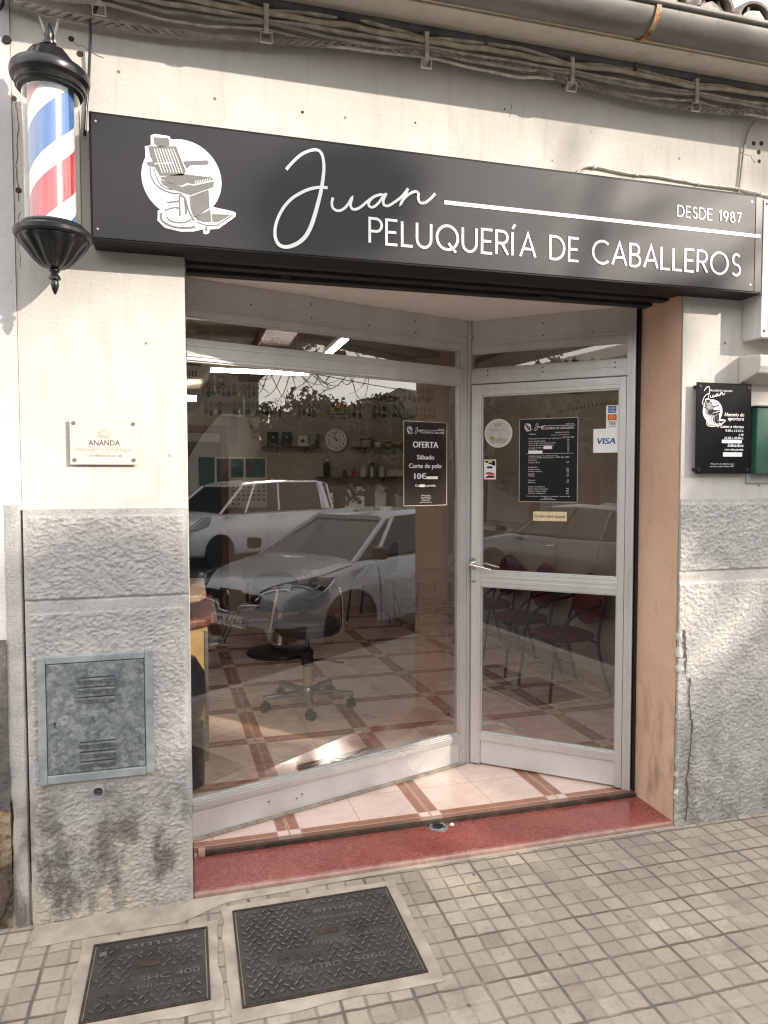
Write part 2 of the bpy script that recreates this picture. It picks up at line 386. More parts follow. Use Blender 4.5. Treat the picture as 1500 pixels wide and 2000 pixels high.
def mat_galv():
    m = NT('galvanised_steel'); v = m.voro(75, out='Color'); v2 = m.voro(38, out='Color', vec=m.map((1, 1, 1), (.3, 0, .2)))
    a = m.n('ShaderNodeSeparateColor'); m.l(v, a.inputs[0]); b = m.n('ShaderNodeSeparateColor'); m.l(v2, b.inputs[0])
    r = m.math('ADD', m.math('MULTIPLY', a.outputs[0], .55), m.math('MULTIPLY', b.outputs[1], .45))
    col = m.ramp(r, (.15, (.15, .17, .185)), (.5, (.235, .26, .275)), (.85, (.36, .385, .39)))
    d = m.noise(5, 6, .65); col = m.mix(m.ramp(d, (.5, 0.), (.72, .5)), col, (.34, .35, .345))
    return m.set(col=col, rough=.5, metal=.45).mat
M_GALV = mat_galv(); M_GALVF = simple('painted_steel_frame', (.33, .36, .375), .6, .25, mottle=.3, sc=16)
def mat_glass(name, refl=1.75, tint=(.93, .95, .94), floor=.0):
    m = NT(name); t = m.t; t.nodes.remove(m.b)
    fr = m.n('ShaderNodeFresnel'); fr.inputs['IOR'].default_value = 1.5
    tr = m.n('ShaderNodeBsdfTransparent'); tr.inputs['Color'].default_value = (*tint, 1)
    gl = m.n('ShaderNodeBsdfGlossy'); gl.inputs['Roughness'].default_value = 0.0; gl.inputs['Color'].default_value = (1, 1, 1, 1)
    ms = m.n('ShaderNodeMixShader'); gm = m.n('ShaderNodeNewGeometry'); m.l(m.math('MULTIPLY', m.math('MULTIPLY', fr.outputs[0], refl, clamp=True), m.math('SUBTRACT', 1., gm.outputs['Backfacing'])), ms.inputs[0])
    m.l(tr.outputs[0], ms.inputs[1]); m.l(gl.outputs[0], ms.inputs[2]); m.l(ms.outputs[0], m.out.inputs['Surface'])
    return m.mat
M_GLASS = mat_glass('window_glass', 3.6, (.96, .96, .95))
M_TUBE = mat_glass('clear_acrylic_tube', 2.4, (.97, .97, .97))
def mat_signface():
    m = NT('charcoal_sign_face'); n = m.noise(2.2, 4)
    return m.set(col=m.mix(m.ramp(n, (.3, 0.), (.7, 1.)), (.021, .021, .023), (.026, .025, .027)), rough=.46, spec=.32).mat
M_SIGN = mat_signface()
M_WHITE = simple('white_vinyl', (.82, .82, .80), .45, mottle=.04)
M_INK = simple('dark_grey_vinyl', (.17, .165, .16), .5, mottle=.1)
M_PBLACK = simple('black_print', (.010, .0095, .0095), .35, mottle=.2, spec=.25)
M_PLAQUE = simple('black_acrylic', (.009, .009, .010), .2, mottle=.1, spec=.22)
M_PBROWN = simple('dark_brown_print', (.022, .014, .012), .35, mottle=.2, spec=.25)
def mat_pole():
    m = NT('barber_stripes'); x, y, z = m.xyz()
    a = m.math('DIVIDE', m.math('ARCTAN2', y, x), 2 * PI)
    P = .44; u = m.math('FRACT', m.math('ADD', m.math('SUBTRACT', m.math('DIVIDE', z, P), a), 10 + .697))
    def rng(lo, hi): return m.math('MULTIPLY', m.math('GREATER_THAN', u, lo), m.math('LESS_THAN', u, hi))
    col = m.mix(rng(.03, .35), (.62, .61, .62), (.018, .115, .34)); col = m.mix(rng(.53, .85), col, (.42, .014, .018))
    return m.set(col=col, rough=.3, coat=.4).mat
M_STRIPE = mat_pole()
M_CABLEW = simple('weathered_white_cable', (.76, .71, .63), .8, mottle=.4, sc=18)
M_CABLEG = simple('grey_cable_sheath', (.34, .31, .27), .8, mottle=.4, sc=22)
M_ACRYL = simple('frosted_acrylic', (.60, .555, .50), .35, mottle=.05, sc=3)
M_WOOD = simple('yellow_wood', (.55, .36, .15), .5, mottle=.25, sc=9)
M_BROWNWOOD = simple('dark_red_wood', (.16, .06, .04), .5, mottle=.35, sc=8)
M_RED = simple('burgundy_upholstery', (.13, .018, .022), .7, mottle=.3)
M_LEATHER = simple('dark_leather', (.020, .012, .009), .38, mottle=.3, sc=14)
M_SILVERG = simple('brushed_steel', (.42, .41, .40), .32, .8, mottle=.15)
M_CREAM = simple('cream_plastic', (.70, .66, .56), .5, mottle=.1)
M_TEXTD = simple('dark_print', (.05, .045, .04), .6)
M_GREEN = simple('dark_green_paint', (.018, .085, .055), .45, mottle=.35, sc=12)
M_PAPER = simple('paper', (.72, .68, .58), .8, mottle=.08)
def emis(name, col, st):
    m = NT(name); m.b.inputs['Emission Color'].default_value = (*col, 1); m.b.inputs['Emission Strength'].default_value = st; m.set(col=(.9, .9, .9)); return m.mat
M_LAMP = emis('fluorescent_tube', (1, .92, .84), 12)
def colour(name, c, r=.5, mt=0): return simple(name, c, r, mt, mottle=.12)
M_BLUE = colour('card_blue', (.02, .08, .32)); M_ORANGE = colour('card_orange', (.75, .20, .03)); M_REDP = colour('print_red', (.55, .03, .03))
M_YELLOW = colour('print_yellow', (.75, .62, .05)); M_GREENP = colour('print_green', (.25, .36, .05)); M_TEAL = colour('print_teal', (.05, .15, .15))

# ------------------------------------------------------------------ lettering
_tc = {}
def text_mesh(s):
    if s not in _tc:
        cu = bpy.data.curves.new('t', 'FONT'); cu.body = s; cu.size = 1; cu.resolution_u = 3
        o = bpy.data.objects.new('t', cu); C.objects.link(o)
        dg = bpy.context.evaluated_depsgraph_get(); ev = o.evaluated_get(dg); me = ev.to_mesh()
        vs = [(v.co.x, v.co.y) for v in me.vertices]; fs = [tuple(p.vertices) for p in me.polygons]
        ev.to_mesh_clear(); bpy.data.objects.remove(o); bpy.data.curves.remove(cu)
        _tc[s] = (vs, fs)
    return _tc[s]
def put_text(mb, s, x, z, h, y=-.001, align='c', width=None, mi=0, M=None, shear=0, bold=0):
    """caps height h, baseline z, lying in the XZ plane at depth y"""
    vs, fs = text_mesh(s)
    if not vs: return
    x0 = min(v[0] for v in vs); x1 = max(v[0] for v in vs); k = h / .70
    kx = k if width is None else width / (x1 - x0)
    W = (x1 - x0) * kx; ox = {'l': x, 'c': x - W / 2, 'r': x - W}[align]
    for d in ([0] if not bold else [-bold, 0, bold]):
        mb.add([(ox + (v[0] - x0) * kx + d + shear * v[1] * k, y - .0001 * (d > 0) + .0001 * (d < 0), z + v[1] * k) for v in vs], fs, mi, M)
def arc(cx, cz, rx, rz, a0, a1, n=14):
    return [(cx + rx * math.cos(math.radians(a0 + (a1 - a0) * i / n)), cz + rz * math.sin(math.radians(a0 + (a1 - a0) * i / n))) for i in range(n + 1)]
GL = {  # stroke capitals, cap height 1: (advance, strokes)
 'P': (.62, [[(0, 0), (0, 1), (.28, 1)] + arc(.28, .74, .26, .26, 90, -90) + [(0, .48)]]),
 'E': (.58, [[(.50, 0), (0, 0), (0, 1), (.50, 1)], [(0, .5), (.44, .5)]]),
 'L': (.55, [[(0, 1), (0, 0), (.48, 0)]]),
 'U': (.80, [[(0, 1), (0, .34)] + arc(.33, .34, .33, .34, 180, 360) + [(.66, 1)]]),
 'Q': (1.10, [arc(.5, .5, .5, .5, 0, 360, 32), [(.55, .27), (.90, -.10)]]),
 'R': (.66, [[(0, 0), (0, 1), (.28, 1)] + arc(.28, .74, .26, .26, 90, -90) + [(0, .48)], [(.26, .48), (.56, 0)]]),
 'I': (.26, [[(0, 0), (0, 1)]]), 'J': (.26, [[(0, 0), (0, 1)], [(-.02, 1.14), (.12, 1.34)]]),   # J stands for accented I
 'A': (.84, [[(0, 0), (.38, 1), (.76, 0)], [(.13, .33), (.63, .33)]]),
 'D': (.84, [[(0, 0), (0, 1), (.24, 1)] + arc(.24, .5, .48, .5, 90, -90) + [(0, 0)]]),
 'C': (.92, [arc(.5, .5, .5, .5, 48, 312, 24)]),
 'B': (.64, [[(0, 0), (0, 1), (.26, 1)] + arc(.26, .76, .22, .24, 90, -90) + [(0, .52)], [(.26, .52)] + arc(.26, .26, .28, .26, 90, -90) + [(0, 0)]]),
 'O': (1.12, [arc(.5, .5, .5, .5, 0, 360, 32)]),
 'S': (.60, [arc(.27, .75, .21, .25, 35, 270, 14) + arc(.25, .25, .25, .25, 90, -145, 16)]),
 ' ': (.42, []),
 '1': (.36, [[(0, .80), (.17, .95), (.17, 0)]]),
 '9': (.64, [arc(.26, .66, .26, .29, 0, 360, 20), [(.50, .57), (.24, 0)]]),
 '8': (.62, [arc(.25, .73, .20, .22, 0, 360, 18), arc(.25, .26, .25, .26, 0, 360, 18)]),
 '7': (.55, [[(0, .95), (.46, .95), (.16, 0)]]), 'F': (.54, [[(0, 0), (0, 1), (.48, 1)], [(0, .5), (.42, .5)]]),
 'T': (.62, [[(0, 1), (.56, 1)], [(.28, 1), (.28, 0)]]),
}
def put_strokes(mb, s, x0, x1, z, h, wd, y=.0, t=.002, mi=0, M=None):
    q_ = .95; tot = sum(GL[c][0] for c in s) * q_; gap = ((x1 - x0) - (tot - .1) * h) / max(1, len(s) - 1); x = x0
    for c in s:
        a, st = GL[c]
        for iq, q in enumerate(st):
            closed = len(q) > 20 and (Vector(q[0]) - Vector(q[-1])).length < 1e-3
            pts = [(x + p[0] * h * q_, z + p[1] * h) for p in (q[:-1] if closed else q)]
            mb.ribbon(pts, wd, y, y + t + .0009 * iq, mi, M, closed)
        x += a * h * q_ + gap
def emblem(mb, cx, cz, r, y, white, ink, M=None):
    """barber chair over a disc; traced in units where the disc radius is 240"""
    k = r / 240.
    T = lambda P, sh=.125: [(cx + (p[0] - 1062) * k, cz - (p[1] - 1050 - sh * (p[0] - 1062)) * k) for p in P]
    e = .0006
    def poly(P, mi, d): mb.prism(T(P), -(y + d), -(y + d - e * .8), 'y', mi, M)
    mb.prism(T([(1062 + 240 * math.cos(a * PI / 24), 1050 - 240 * math.sin(a * PI / 24)) for a in range(48)], 0), -(y + e), -(y + .2 * e), 'y', white, M)
    poly([(880, 785), (905, 776), (990, 790), (1003, 815), (1000, 860), (1040, 850), (900, 1140), (880, 1065), (850, 965), (845, 850), (880, 845)], white, 1.5 * e)
    poly([(915, 1240), (912, 1300), (955, 1345), (1050, 1372), (1130, 1374), (1185, 1362), (1186, 1388), (1205, 1395), (1224, 1385), (1224, 1366), (1282, 1362), (1385, 1292), (1390, 1268), (1372, 1258), (1240, 1225), (1000, 1200)], white, 1.5 * e)
    D = 2.3 * e
    poly([(898, 796), (985, 802), (992, 848), (930, 856), (900, 838)], ink, D)
    poly([(864, 850), (1030, 852), (1058, 930), (1086, 1005), (1070, 1030), (930, 1030), (905, 985), (874, 905)], ink, D)
    for i in range(8): mb.ribbon(T([(900 + i * 16, 866), (918 + i * 17, 930), (945 + i * 17, 1012)]), 5 * k, y + D, y + D + e * .5, white, M)
    poly([(856, 944), (1015, 940), (1036, 955), (1000, 975), (880, 974), (858, 964)], ink, 3 * e)
    mb.ribbon(T([(900, 956), (1010, 954)]), 7 * k, y + 3 * e, y + 3.4 * e, white, M)
    poly([(1068, 944), (1215, 938), (1226, 950), (1218, 965), (1112, 968), (1092, 990)], ink, D)
    poly([(928, 1040), (1052, 1018), (1240, 1044), (1252, 1060), (1132, 1084), (1090, 1076), (1060, 1092), (985, 1075)], ink, D)
    poly([(932, 1052), (1062, 1098), (1100, 1086), (1135, 1092), (1256, 1068), (1252, 1104), (1110, 1152), (1085, 1142), (1000, 1112), (950, 1085)], ink, D)
    for i in range(7): mb.ribbon(T([(1140 + i * 14, 1080 - i * 2), (1148 + i * 14, 1062 - i * 2)]), 4 * k, y + D, y + D + e * .5, white, M)
    mb.ribbon(T(spline([(872, 975), (884, 1045), (925, 1100), (1000, 1135), (1060, 1140)], 4)), 7 * k, y + D, y + D + e, ink, M)
    mb.ribbon(T(spline([(898, 985), (915, 1050), (950, 1095), (1010, 1118)], 4)), 5 * k, y + D, y + D + e, ink, M)
    poly([(1040, 1150), (1050, 1150), (1052, 1275), (1040, 1280)], ink, D); poly([(1072, 1170), (1084, 1165), (1090, 1262), (1076, 1270)], ink, D)
    poly([(1105, 1160), (1222, 1118), (1228, 1232), (1150, 1282), (1128, 1290), (1110, 1230)], ink, D)
    mb.ribbon(T(spline([(1050, 1148), (1078, 1170), (1098, 1240), (1130, 1310)], 4)), 9 * k, y + D, y + D + e, ink, M)
    mb.ribbon(T([(970, 1192), (1040, 1186)]), 9 * k, y + D, y + D + e, ink, M)
    mb.ribbon(T(spline([(935, 1255), (938, 1300), (990, 1335), (1060, 1350), (1140, 1348)], 5)), 12 * k, y + D, y + D + e, ink, M)
    mb.ribbon(T(spline([(955, 1240), (1010, 1225), (1040, 1228)], 4)), 8 * k, y + D, y + D + e, ink, M)
    mb.ribbon(T(spline([(965, 1280), (1000, 1310), (1070, 1318), (1115, 1300)], 4)), 8 * k, y + D, y + D + e, ink, M)
    poly([(1136, 1284), (1232, 1242), (1236, 1318), (1196, 1322), (1150, 1306)], ink, D)
    poly([(1242, 1318), (1240, 1270), (1360, 1278), (1280, 1322)], ink, D)
    mb.ribbon(T([(1150, 1318), (1205, 1340), (1275, 1340), (1368, 1282)]), 7 * k, y + D, y + D + e, ink, M)
    poly([(1196, 1350), (1212, 1350), (1212, 1376), (1198, 1374)], ink, D)
JUAN = [[(0.3826, 2.9054), (0.4067, 2.935), (0.4397, 2.9672), (0.4728, 2.9867), (0.5022, 2.9938), (0.5199, 2.9837), (0.5279, 2.9596), (0.53, 2.924), (0.5253, 2.8804), (0.5161, 2.8292), (0.5024, 2.7775), (0.4895, 2.7331), (0.4745, 2.6922), (0.4522, 2.6543), (0.419, 2.6263), (0.3825, 2.6125), (0.355, 2.6173), (0.34, 2.6409), (0.3382, 2.6763), (0.3486, 2.7163), (0.3706, 2.7589), (0.3999, 2.7945), (0.435, 2.8208), (0.4718, 2.8404), (0.5088, 2.8514), (0.5445, 2.8537)], [(0.5652, 2.8183), (0.5606, 2.794), (0.568, 2.7752), (0.5882, 2.7692), (0.6102, 2.7808), (0.6284, 2.8022), (0.6422, 2.8254), (0.636, 2.7993), (0.642, 2.7824), (0.6603, 2.7828), (0.6818, 2.7965), (0.7049, 2.8178), (0.7342, 2.8399), (0.7637, 2.8502), (0.7358, 2.8408), (0.7141, 2.8202), (0.7102, 2.8015), (0.7264, 2.7965), (0.7481, 2.8133), (0.7683, 2.8404), (0.7808, 2.8527), (0.7707, 2.8288), (0.773, 2.8099), (0.7917, 2.8088), (0.8152, 2.8244), (0.842, 2.8456), (0.8594, 2.8659), (0.8736, 2.8852)], [(0.8736, 2.8852), (0.8594, 2.8533), (0.842, 2.8197), (0.8578, 2.845), (0.8808, 2.8652), (0.9038, 2.8757), (0.9166, 2.8703), (0.9166, 2.851), (0.9246, 2.8338), (0.9455, 2.8359), (0.968, 2.8532), (0.989, 2.8763)]]
def script_name(mb, fx, wd, y, t, mi=0, M=None):
    for i, st in enumerate(JUAN):
        P = spline(st, 5); n = len(P)
        ws = [wd * (1.0 + (.35 * math.sin(PI * min(1, max(0, (j / n - .25) / .45))) if i == 0 else -.12)) for j in range(n)]
        mb.ribbon([fx(p) for p in P], ws, y, y + t + .0009 * i, mi, M)

# ================================================================== SETTING
def sheet(name, x0, x1, y0, y1, z0, z1, m):
    return tag(MB().box(x0, x1, y0, y1, z0, z1).build(name, m), kind='structure')
CURB = -1.55
M_ASPHALT = simple('asphalt', (.036, .035, .034), .9, mottle=.35, sc=40, bump=.4, bd=.004)
M_KERB = simple('kerb_stone', (.36, .34, .31), .9, mottle=.25, sc=10)
sheet('pavement', -14, 40, CURB + .14, .02, -.3, 0, M_PAVE)
tag(MB().box(-14, 40, CURB, CURB + .138, -.3, .002).build('kerb', M_KERB, bev=.012), kind='structure')
sheet('road', -60, 90, -11.0, CURB - .001, -.4, -.12, M_ASPHALT)
sheet('far_pavement', -60, 90, -13.4, -11.002, -.4, .02, M_PAVE)
tag(MB().add([(-300, -300, -.42), (300, -300, -.42), (300, 300, -.42), (-300, 300, -.42)], [(0, 1, 2, 3)]).build('ground', simple('bare_ground', (.22, .19, .15), .95, mottle=.3, sc=.5)), kind='structure')
# cement smeared round the covers, a few mm above the setts
def cement(poly):
    return tag(MB().prism(poly, .0005, .005, 'z').build('cement_patch', M_CEMENT, bev=.003), kind='structure')
def ring_cement(x0, x1, y0, y1, wl, wr, wf, wb):
    rnd = random.Random(int(x0 * 100)); J = lambda v: v + rnd.uniform(-.008, .008)
    out = [(x0 - wl, y0 - wf), (x1 + wr, y0 - wf), (x1 + wr, y1 + wb), (x0 - wl, y1 + wb)]; o2 = []
    for i in range(4):
        a, b = out[i], out[(i + 1) % 4]
        for k in range(7):
            t = k / 7; o2.append((J(a[0] + (b[0] - a[0]) * t), J(a[1] + (b[1] - a[1]) * t)))
    cement(o2)
ring_cement(.150, .778, -.664, -.140, .045, .05, .055, .05)
ring_cement(-.352, .044, -.60, -.212, .05, .045, .05, .05)
cement([(-.58, -.155), (-.3, -.145), (-.05, -.15), (.13, -.06), (.9, -.022), (1.7, -.018), (2.29, -.02), (2.29, -.002), (0, -.002), (-.59, -.02)])
tag(MB().box(-.62, 3.15, .40, 5.66, -.05, .05).prism([(-.62, .40), (0, .40), (0.004, .322), (2.29, .322), (2.29, .40)], -.05, .05, 'z').build('shop_floor', M_FLOOR), kind='structure')

# ================================================================== THE SHOP
shop = empty('shop_building', (0, 0, 0), 'cream rendered single storey barber shop with recessed glazed corner entrance', 'shop')
XR, ZP, ZT = 2.2957, 1.603, 3.66
b = MB(); b.prism([(-.6, ZP), (0, ZP), (0, 2.70), (XR, 2.70), (XR, ZP), (4.6, ZP), (4.6, ZT), (-.6, ZT)], 0, .34, 'y')
b.box(-.6, -.001, .02, .37, 0, ZP - .001).box(XR + .001, 4.6, .02, .37, 0, ZP - .001)
b.build('wall', M_WALL, shop)
# pocks and plugs in the render: dark filled holes
PLUG = simple('dark_plug', (.05, .03, .02), .9, mottle=.4)
for x, z, r in [(-.394, 3.352, .011), (-.365, 3.302, .012), (-.593, 3.109, .010), (2.678, 3.343, .011), (2.723, 3.348, .012), (2.709, 3.305, .011), (2.713, 3.262, .009), (-.585, 2.78, .011), (.47, 3.20, .006), (.95, 3.22, .004), (1.36, 3.33, .004)]:
    MB().lathe([(r, 0), (r * .9, .002), (r * .55, .0022)], 10, M=Matrix.Translation((x, 0, z)) @ Matrix.Rotation(PI / 2, 4, 'X')).build('wall_plug', PLUG, shop)
def cracks(paths, name='crack'):
    mb = MB()
    for p, wd in paths:
        q = []
        for i in range(len(p) - 1):
            for k in range(6):
                t = k / 6; q.append((p[i][0] + (p[i + 1][0] - p[i][0]) * t + random.uniform(-.004, .004), p[i][1] + (p[i + 1][1] - p[i][1]) * t + random.uniform(-.004, .004)))
        q.append(p[-1]); mb.ribbon(q, [wd * random.uniform(.5, 1.3) for _ in q], -.001, .0006)
    return mb
cracks([([(-.61, 3.16), (-.585, 3.10), (-.582, 2.98), (-.59, 2.85), (-.585, 2.74)], .003), ([(-.585, 2.70), (-.592, 2.6), (-.585, 2.5)], .002), ([(-.39, 3.34), (-.33, 3.32), (-.28, 3.30)], .0025),
        ([(2.60, 3.29), (2.66, 3.28), (2.69, 3.25)], .002), ([(1.39, 3.36), (1.385, 3.30)], .002)]).build('hairline_crack', simple('crack_dark', (.16, .12, .09), .95), shop)

def rough_panel(name, x0, x1, z0, z1, y, bands, mat, amp=.0085, step=.0040, mL=.012, mR=.012, seed=0, parent=None, ragL=0):
    """rendered panel with real relief; bands = list of (zlo,zhi) left smooth"""
    nx = int((x1 - x0) / step); nz = int((z1 - z0) / step)
    X, Z = np.meshgrid(np.linspace(x0, x1, nx + 1), np.linspace(z0, z1, nz + 1))
    wx = fbm(X * 9 + seed, Z * 9, 2) * .06; n1 = fbm((X + wx) * 84 + seed, (Z + wx) * 128 + seed, 3); n2 = fbm(X * 120 + 50 + seed, Z * 190, 2); q = n1 * 6.0 + n2 * .7; t = q - np.floor(q); h = (np.floor(q) + np.clip((t - .62) / .38, 0, 1)) / 4.2 - .25 + n2 * .22
    mask = np.ones_like(X)
    sm = lambda a: np.clip(a, 0, 1)
    if mL: mask *= sm((X - x0 - mL) / .012)
    if mR: mask *= sm((x1 - mR - X) / .012)
    for lo, hi in bands: mask *= 1 - sm((Z - lo) / .006 + .5) * sm((hi - Z) / .006 + .5)
    wav = (fbm(X * 4 + seed, Z * 4, 3) - .4) * .009 * np.minimum(1, mask + .3)
    Y = y - mask * h * amp - wav
    for lo, hi in bands:
        g = np.exp(-((Z - hi) / .004) ** 2) * (hi < z1 - .02); Y = Y + g * .008
    v = [(float(a), float(q), float(c)) for a, q, c in zip(X.ravel(), Y.ravel(), Z.ravel())]; W = nx + 1
    f = [(j * W + i, j * W + i + 1, (j + 1) * W + i + 1, (j + 1) * W + i) for j in range(nz) for i in range(nx)]
    mb = MB(); mb.add(v, f)
    def skirt(ids, dx=0):
        bb = [(v[i][0], y + .03, v[i][2]) for i in ids]; n = len(ids)
        mb.add([v[i] for i in ids] + bb, [(i, i + 1, n + i + 1, n + i) for i in range(n - 1)])
    skirt([j * W for j in range(nz + 1)]); skirt([j * W + nx for j in range(nz + 1)]); skirt([nz * W + i for i in range(W)])
    return mb.build(name, mat, parent, smooth=180)
rough_panel('plinth', -.597, -.0005, -.02, ZP, -.010, [(1.574, 1.70), (1.205, 1.257)], M_PLINTH, seed=3, parent=shop)
rough_panel('plinth', XR + .0005, 4.6, -.02, 1.615, -.004, [(1.592, 1.70), (1.205, 1.262)], M_PLINTHR, seed=40, mL=.0, amp=.0105, step=.0048, parent=shop)
# the paint and reveal of the right jamb: thin skin on the pier's side
rv = MB(); ny, nz = 10, 120
vv = []
for j in range(nz + 1):
    for i in range(ny + 1):
        yy = .004 + (.352 - .004) * i / ny; zz = .0 + 2.70 * j / nz
        e = .004 * (fbm(np.array(yy * 9.), np.array(zz * 9.), 3) - .4)
        vv.append((XR - .004 - float(e), yy + (.006 * float(fbm(np.array(3.), np.array(zz * 30), 3)) if i == 0 else 0), zz))
rv.add(vv, [(j * (ny + 1) + i, (j + 1) * (ny + 1) + i, (j + 1) * (ny + 1) + i + 1, j * (ny + 1) + i + 1) for j in range(nz) for i in range(ny)])
rv.build('painted_reveal', M_REVEAL, shop, smooth=60)
# broken arris of the pier
br = MB(); rr = random.Random(5)
for k in range(30):
    z = .02 + 1.25 * rr.random() ** 1.3; d = .003 + .011 * rr.random() ** 2 * (1.7 if z < 1.0 and z > .72 else .8)
    br.lathe([(d * 1.1, -.018), (d, 0), (d * .5, .016)], 6, M=Matrix.Translation((XR + .006, .0, z)) @ Matrix.Rotation(rr.random() * 3, 4, 'Z') @ Matrix.Rotation(rr.uniform(-.5, .5), 4, 'X'))
br.build('broken_arris', mat_rough('chipped_render', (.40, .37, .34), (.60, .56, .51)), shop, smooth=70)
ck = cracks([([(2.345, .02), (2.36, .12), (2.352, .24), (2.37, .38), (2.375, .52), (2.355, .62), (2.36, .74)], .006), ([(2.322, .98), (2.328, .90), (2.336, .84), (2.33, .76)], .010)])
for i in range(len(ck.v)): ck.v[i] = (ck.v[i][0], ck.v[i][1] - .0135, ck.v[i][2])
ck.build('render_crack', simple('crack_grey', (.10, .095, .09), .95), shop)
# doorstep, threshold strip
st = MB(); st.box(.0, XR, .002, .296, -.1, .021); st.build('doorstep', M_STEP, shop, bev=.008, seg=3)
tk = MB(); tk.box(.055, 2.285, .297, .321, -.05, .034).box(.075, 2.25, .294, .302, .016, .040); tk.build('threshold_rail', simple('worn_dark_metal', (.085, .066, .055), .5, .4, mottle=.5, sc=20), shop, bev=.002)
ct = MB(); ct.box(.022, .054, .300, .334, -.05, .048).box(.004, .019, .300, .33, -.05, .03); ct.build('cut_tile', simple('cut_tile_pink', (.52, .33, .26), .5, mottle=.2), shop, bev=.003)
# soffit of the recess, wall over the glazing, interior shell
WA = Vector((.006, .4, 0)); WT = Vector((.9513, .3083, 0)); DO = Vector((1.592, .897, 0)); DT = Vector((.7640, -.6452, 0))
FW = frame(WA, WT); FD = frame(DO, DT)
pl = [(0, .342), (XR, .342), (XR + .01, .40), (1.592, .98), (1.53, .97), (-.06, .45)]
MB().prism([(.001, .021), (XR - .001, .021), (XR - .001, .341), (XR - .001, .37), (1.590, .96), (1.535, .955), (.001, .43)], 2.612, 2.69, 'z').build('recess_ceiling', M_RECESS, shop)
iw = MB()
iw.box(-.70, -.62, .37, 5.74, 0, 3.1).box(3.15, 3.24, .37, 5.74, 0, 3.1).box(-.70, 3.24, 5.65, 5.74, 0, 3.1)
iw.box(-.10, 1.66, .02, .09, 2.60, 3.1, M=FW).box(-.03, .95, .02, .09, 2.60, 3.1, M=FD)
iw.build('interior_wall', M_INT, shop)
MB().box(-.70, 3.24, .345, 5.74, 3.0, 3.06).build('interior_ceiling', simple('ceiling_paint', (.36, .33, .30), .9, mottle=.1), shop)
MB().box(-.62, 3.15, 5.625, 5.65, .05, .13).box(3.125, 3.15, .4, 5.62, .05, .13).build('skirting_board', simple('skirting_tile', (.40, .26, .20), .5), shop)
MB().box(.60, .85, .46, 5.64, 2.86, 3.0).build('ceiling_beam', M_BROWNWOOD, shop)
# eaves: cove, soffit, lath, roof slab, tiles, gutter
MB().prism([(-.003, 3.605), (-.25, 3.545), (-.25, 3.57), (.34, 3.72), (.34, 3.64), (-.003, 3.66)], -.6, 4.6, 'x').build('eaves_soffit', M_SOFFIT, shop)
MB().prism([(-.27, 3.548), (-.2515, 3.552), (-.2515, 3.60), (-.27, 3.60)], -.6, 4.6, 'x').build('fascia_strip', simple('cream_fascia', (.56, .49, .36), .8, mottle=.25, sc=6), shop)
MB().prism([(-.30, 3.605), (5.8, 5.30), (5.8, 5.40), (-.30, 3.66)], -.6, 4.6, 'x').box(-.6, 4.6, .345, 5.8, 3.07, 3.60).build('roof_slab', M_TILE, shop)
gt = MB(); prof = [(math.cos(a), math.sin(a)) for a in np.linspace(PI * .93, 2 * PI, 15)]
gy, gz, gr = -.335, 3.598, .080
pts = [(gy + gr * c, gz + gr * s * .98) for c, s in prof]; pin = [(gy + (gr - .004) * c, gz + (gr - .004) * s * .98) for c, s in prof]
gt.prism(pts + pin[::-1], -.62, 4.62, 'x')
gt.tube([(-.62, gy - gr - .004, gz + .006), (4.62, gy - gr - .004, gz + .006)], .0115, 10)
gut = gt.build('gutter', M_GUTTER, shop, smooth=40)
for x in (1.83, .35, 3.4):
    q = [(gy + (gr + .003) * c, gz + (gr + .003) * s * .98) for c, s in prof]; q2 = [(gy + (gr + .007) * c, gz + (gr + .007) * s * .98) for c, s in prof]
    MB().prism(q2 + q[::-1], x - .011, x + .011, 'x').build('gutter_bracket', M_RUST, gut, smooth=40)
def tile_shell(mb, x, yf, zf, r, up, length=.42, slope=.285):
    ang = np.linspace(0, PI, 11) if up else np.linspace(PI, 2 * PI, 11); n = len(ang); v = []
    for (yy, k) in ((yf, 1.0), (yf + length, .82)):
        for R in (r * k, r * k - .014):
            for a in ang: v.append((x + R * math.cos(a), yy, zf + (yy - yf) * slope + R * math.sin(a) * .85))
    f = []
    for i in range(n - 1):
        f += [(i, i + 1, 2 * n + i + 1, 2 * n + i), (n + i, 3 * n + i, 3 * n + i + 1, n + i + 1), (i, n + i, n + i + 1, i + 1), (2 * n + i, 2 * n + i + 1, 3 * n + i + 1, 3 * n + i)]
    f += [(0, 2 * n, 3 * n, n), (n - 1, 2 * n - 1, 4 * n - 1, 3 * n - 1)]
    mb.add(v, f)
tl = MB(); mo = MB(); rr = random.Random(3)
for i in range(23):
    x = -.5 + i * .222 + rr.uniform(-.006, .006)
    for row in range(3):
        yy = -.33 + row * .36 + rr.uniform(-.012, .012); zz = 3.685 + row * .36 * .285
        tile_shell(tl, x, yy, zz, .092, True); tile_shell(tl, x + .111, yy + .03, zz + .055, .085, False)
    # mortar bed under the cover tile's mouth
    mo.prism([(x + .07 * math.cos(a), 3.66 + .085 * math.sin(a) * (.75 + .2 * rr.random())) for a in np.linspace(0, PI, 9)] + [(x - .08, 3.62), (x + .08, 3.62)], -.31, -.20, 'y')
tl.build('roof_tiles', M_TILE, shop, smooth=50); mo.build('tile_mortar', M_MORTAR, shop, smooth=40)

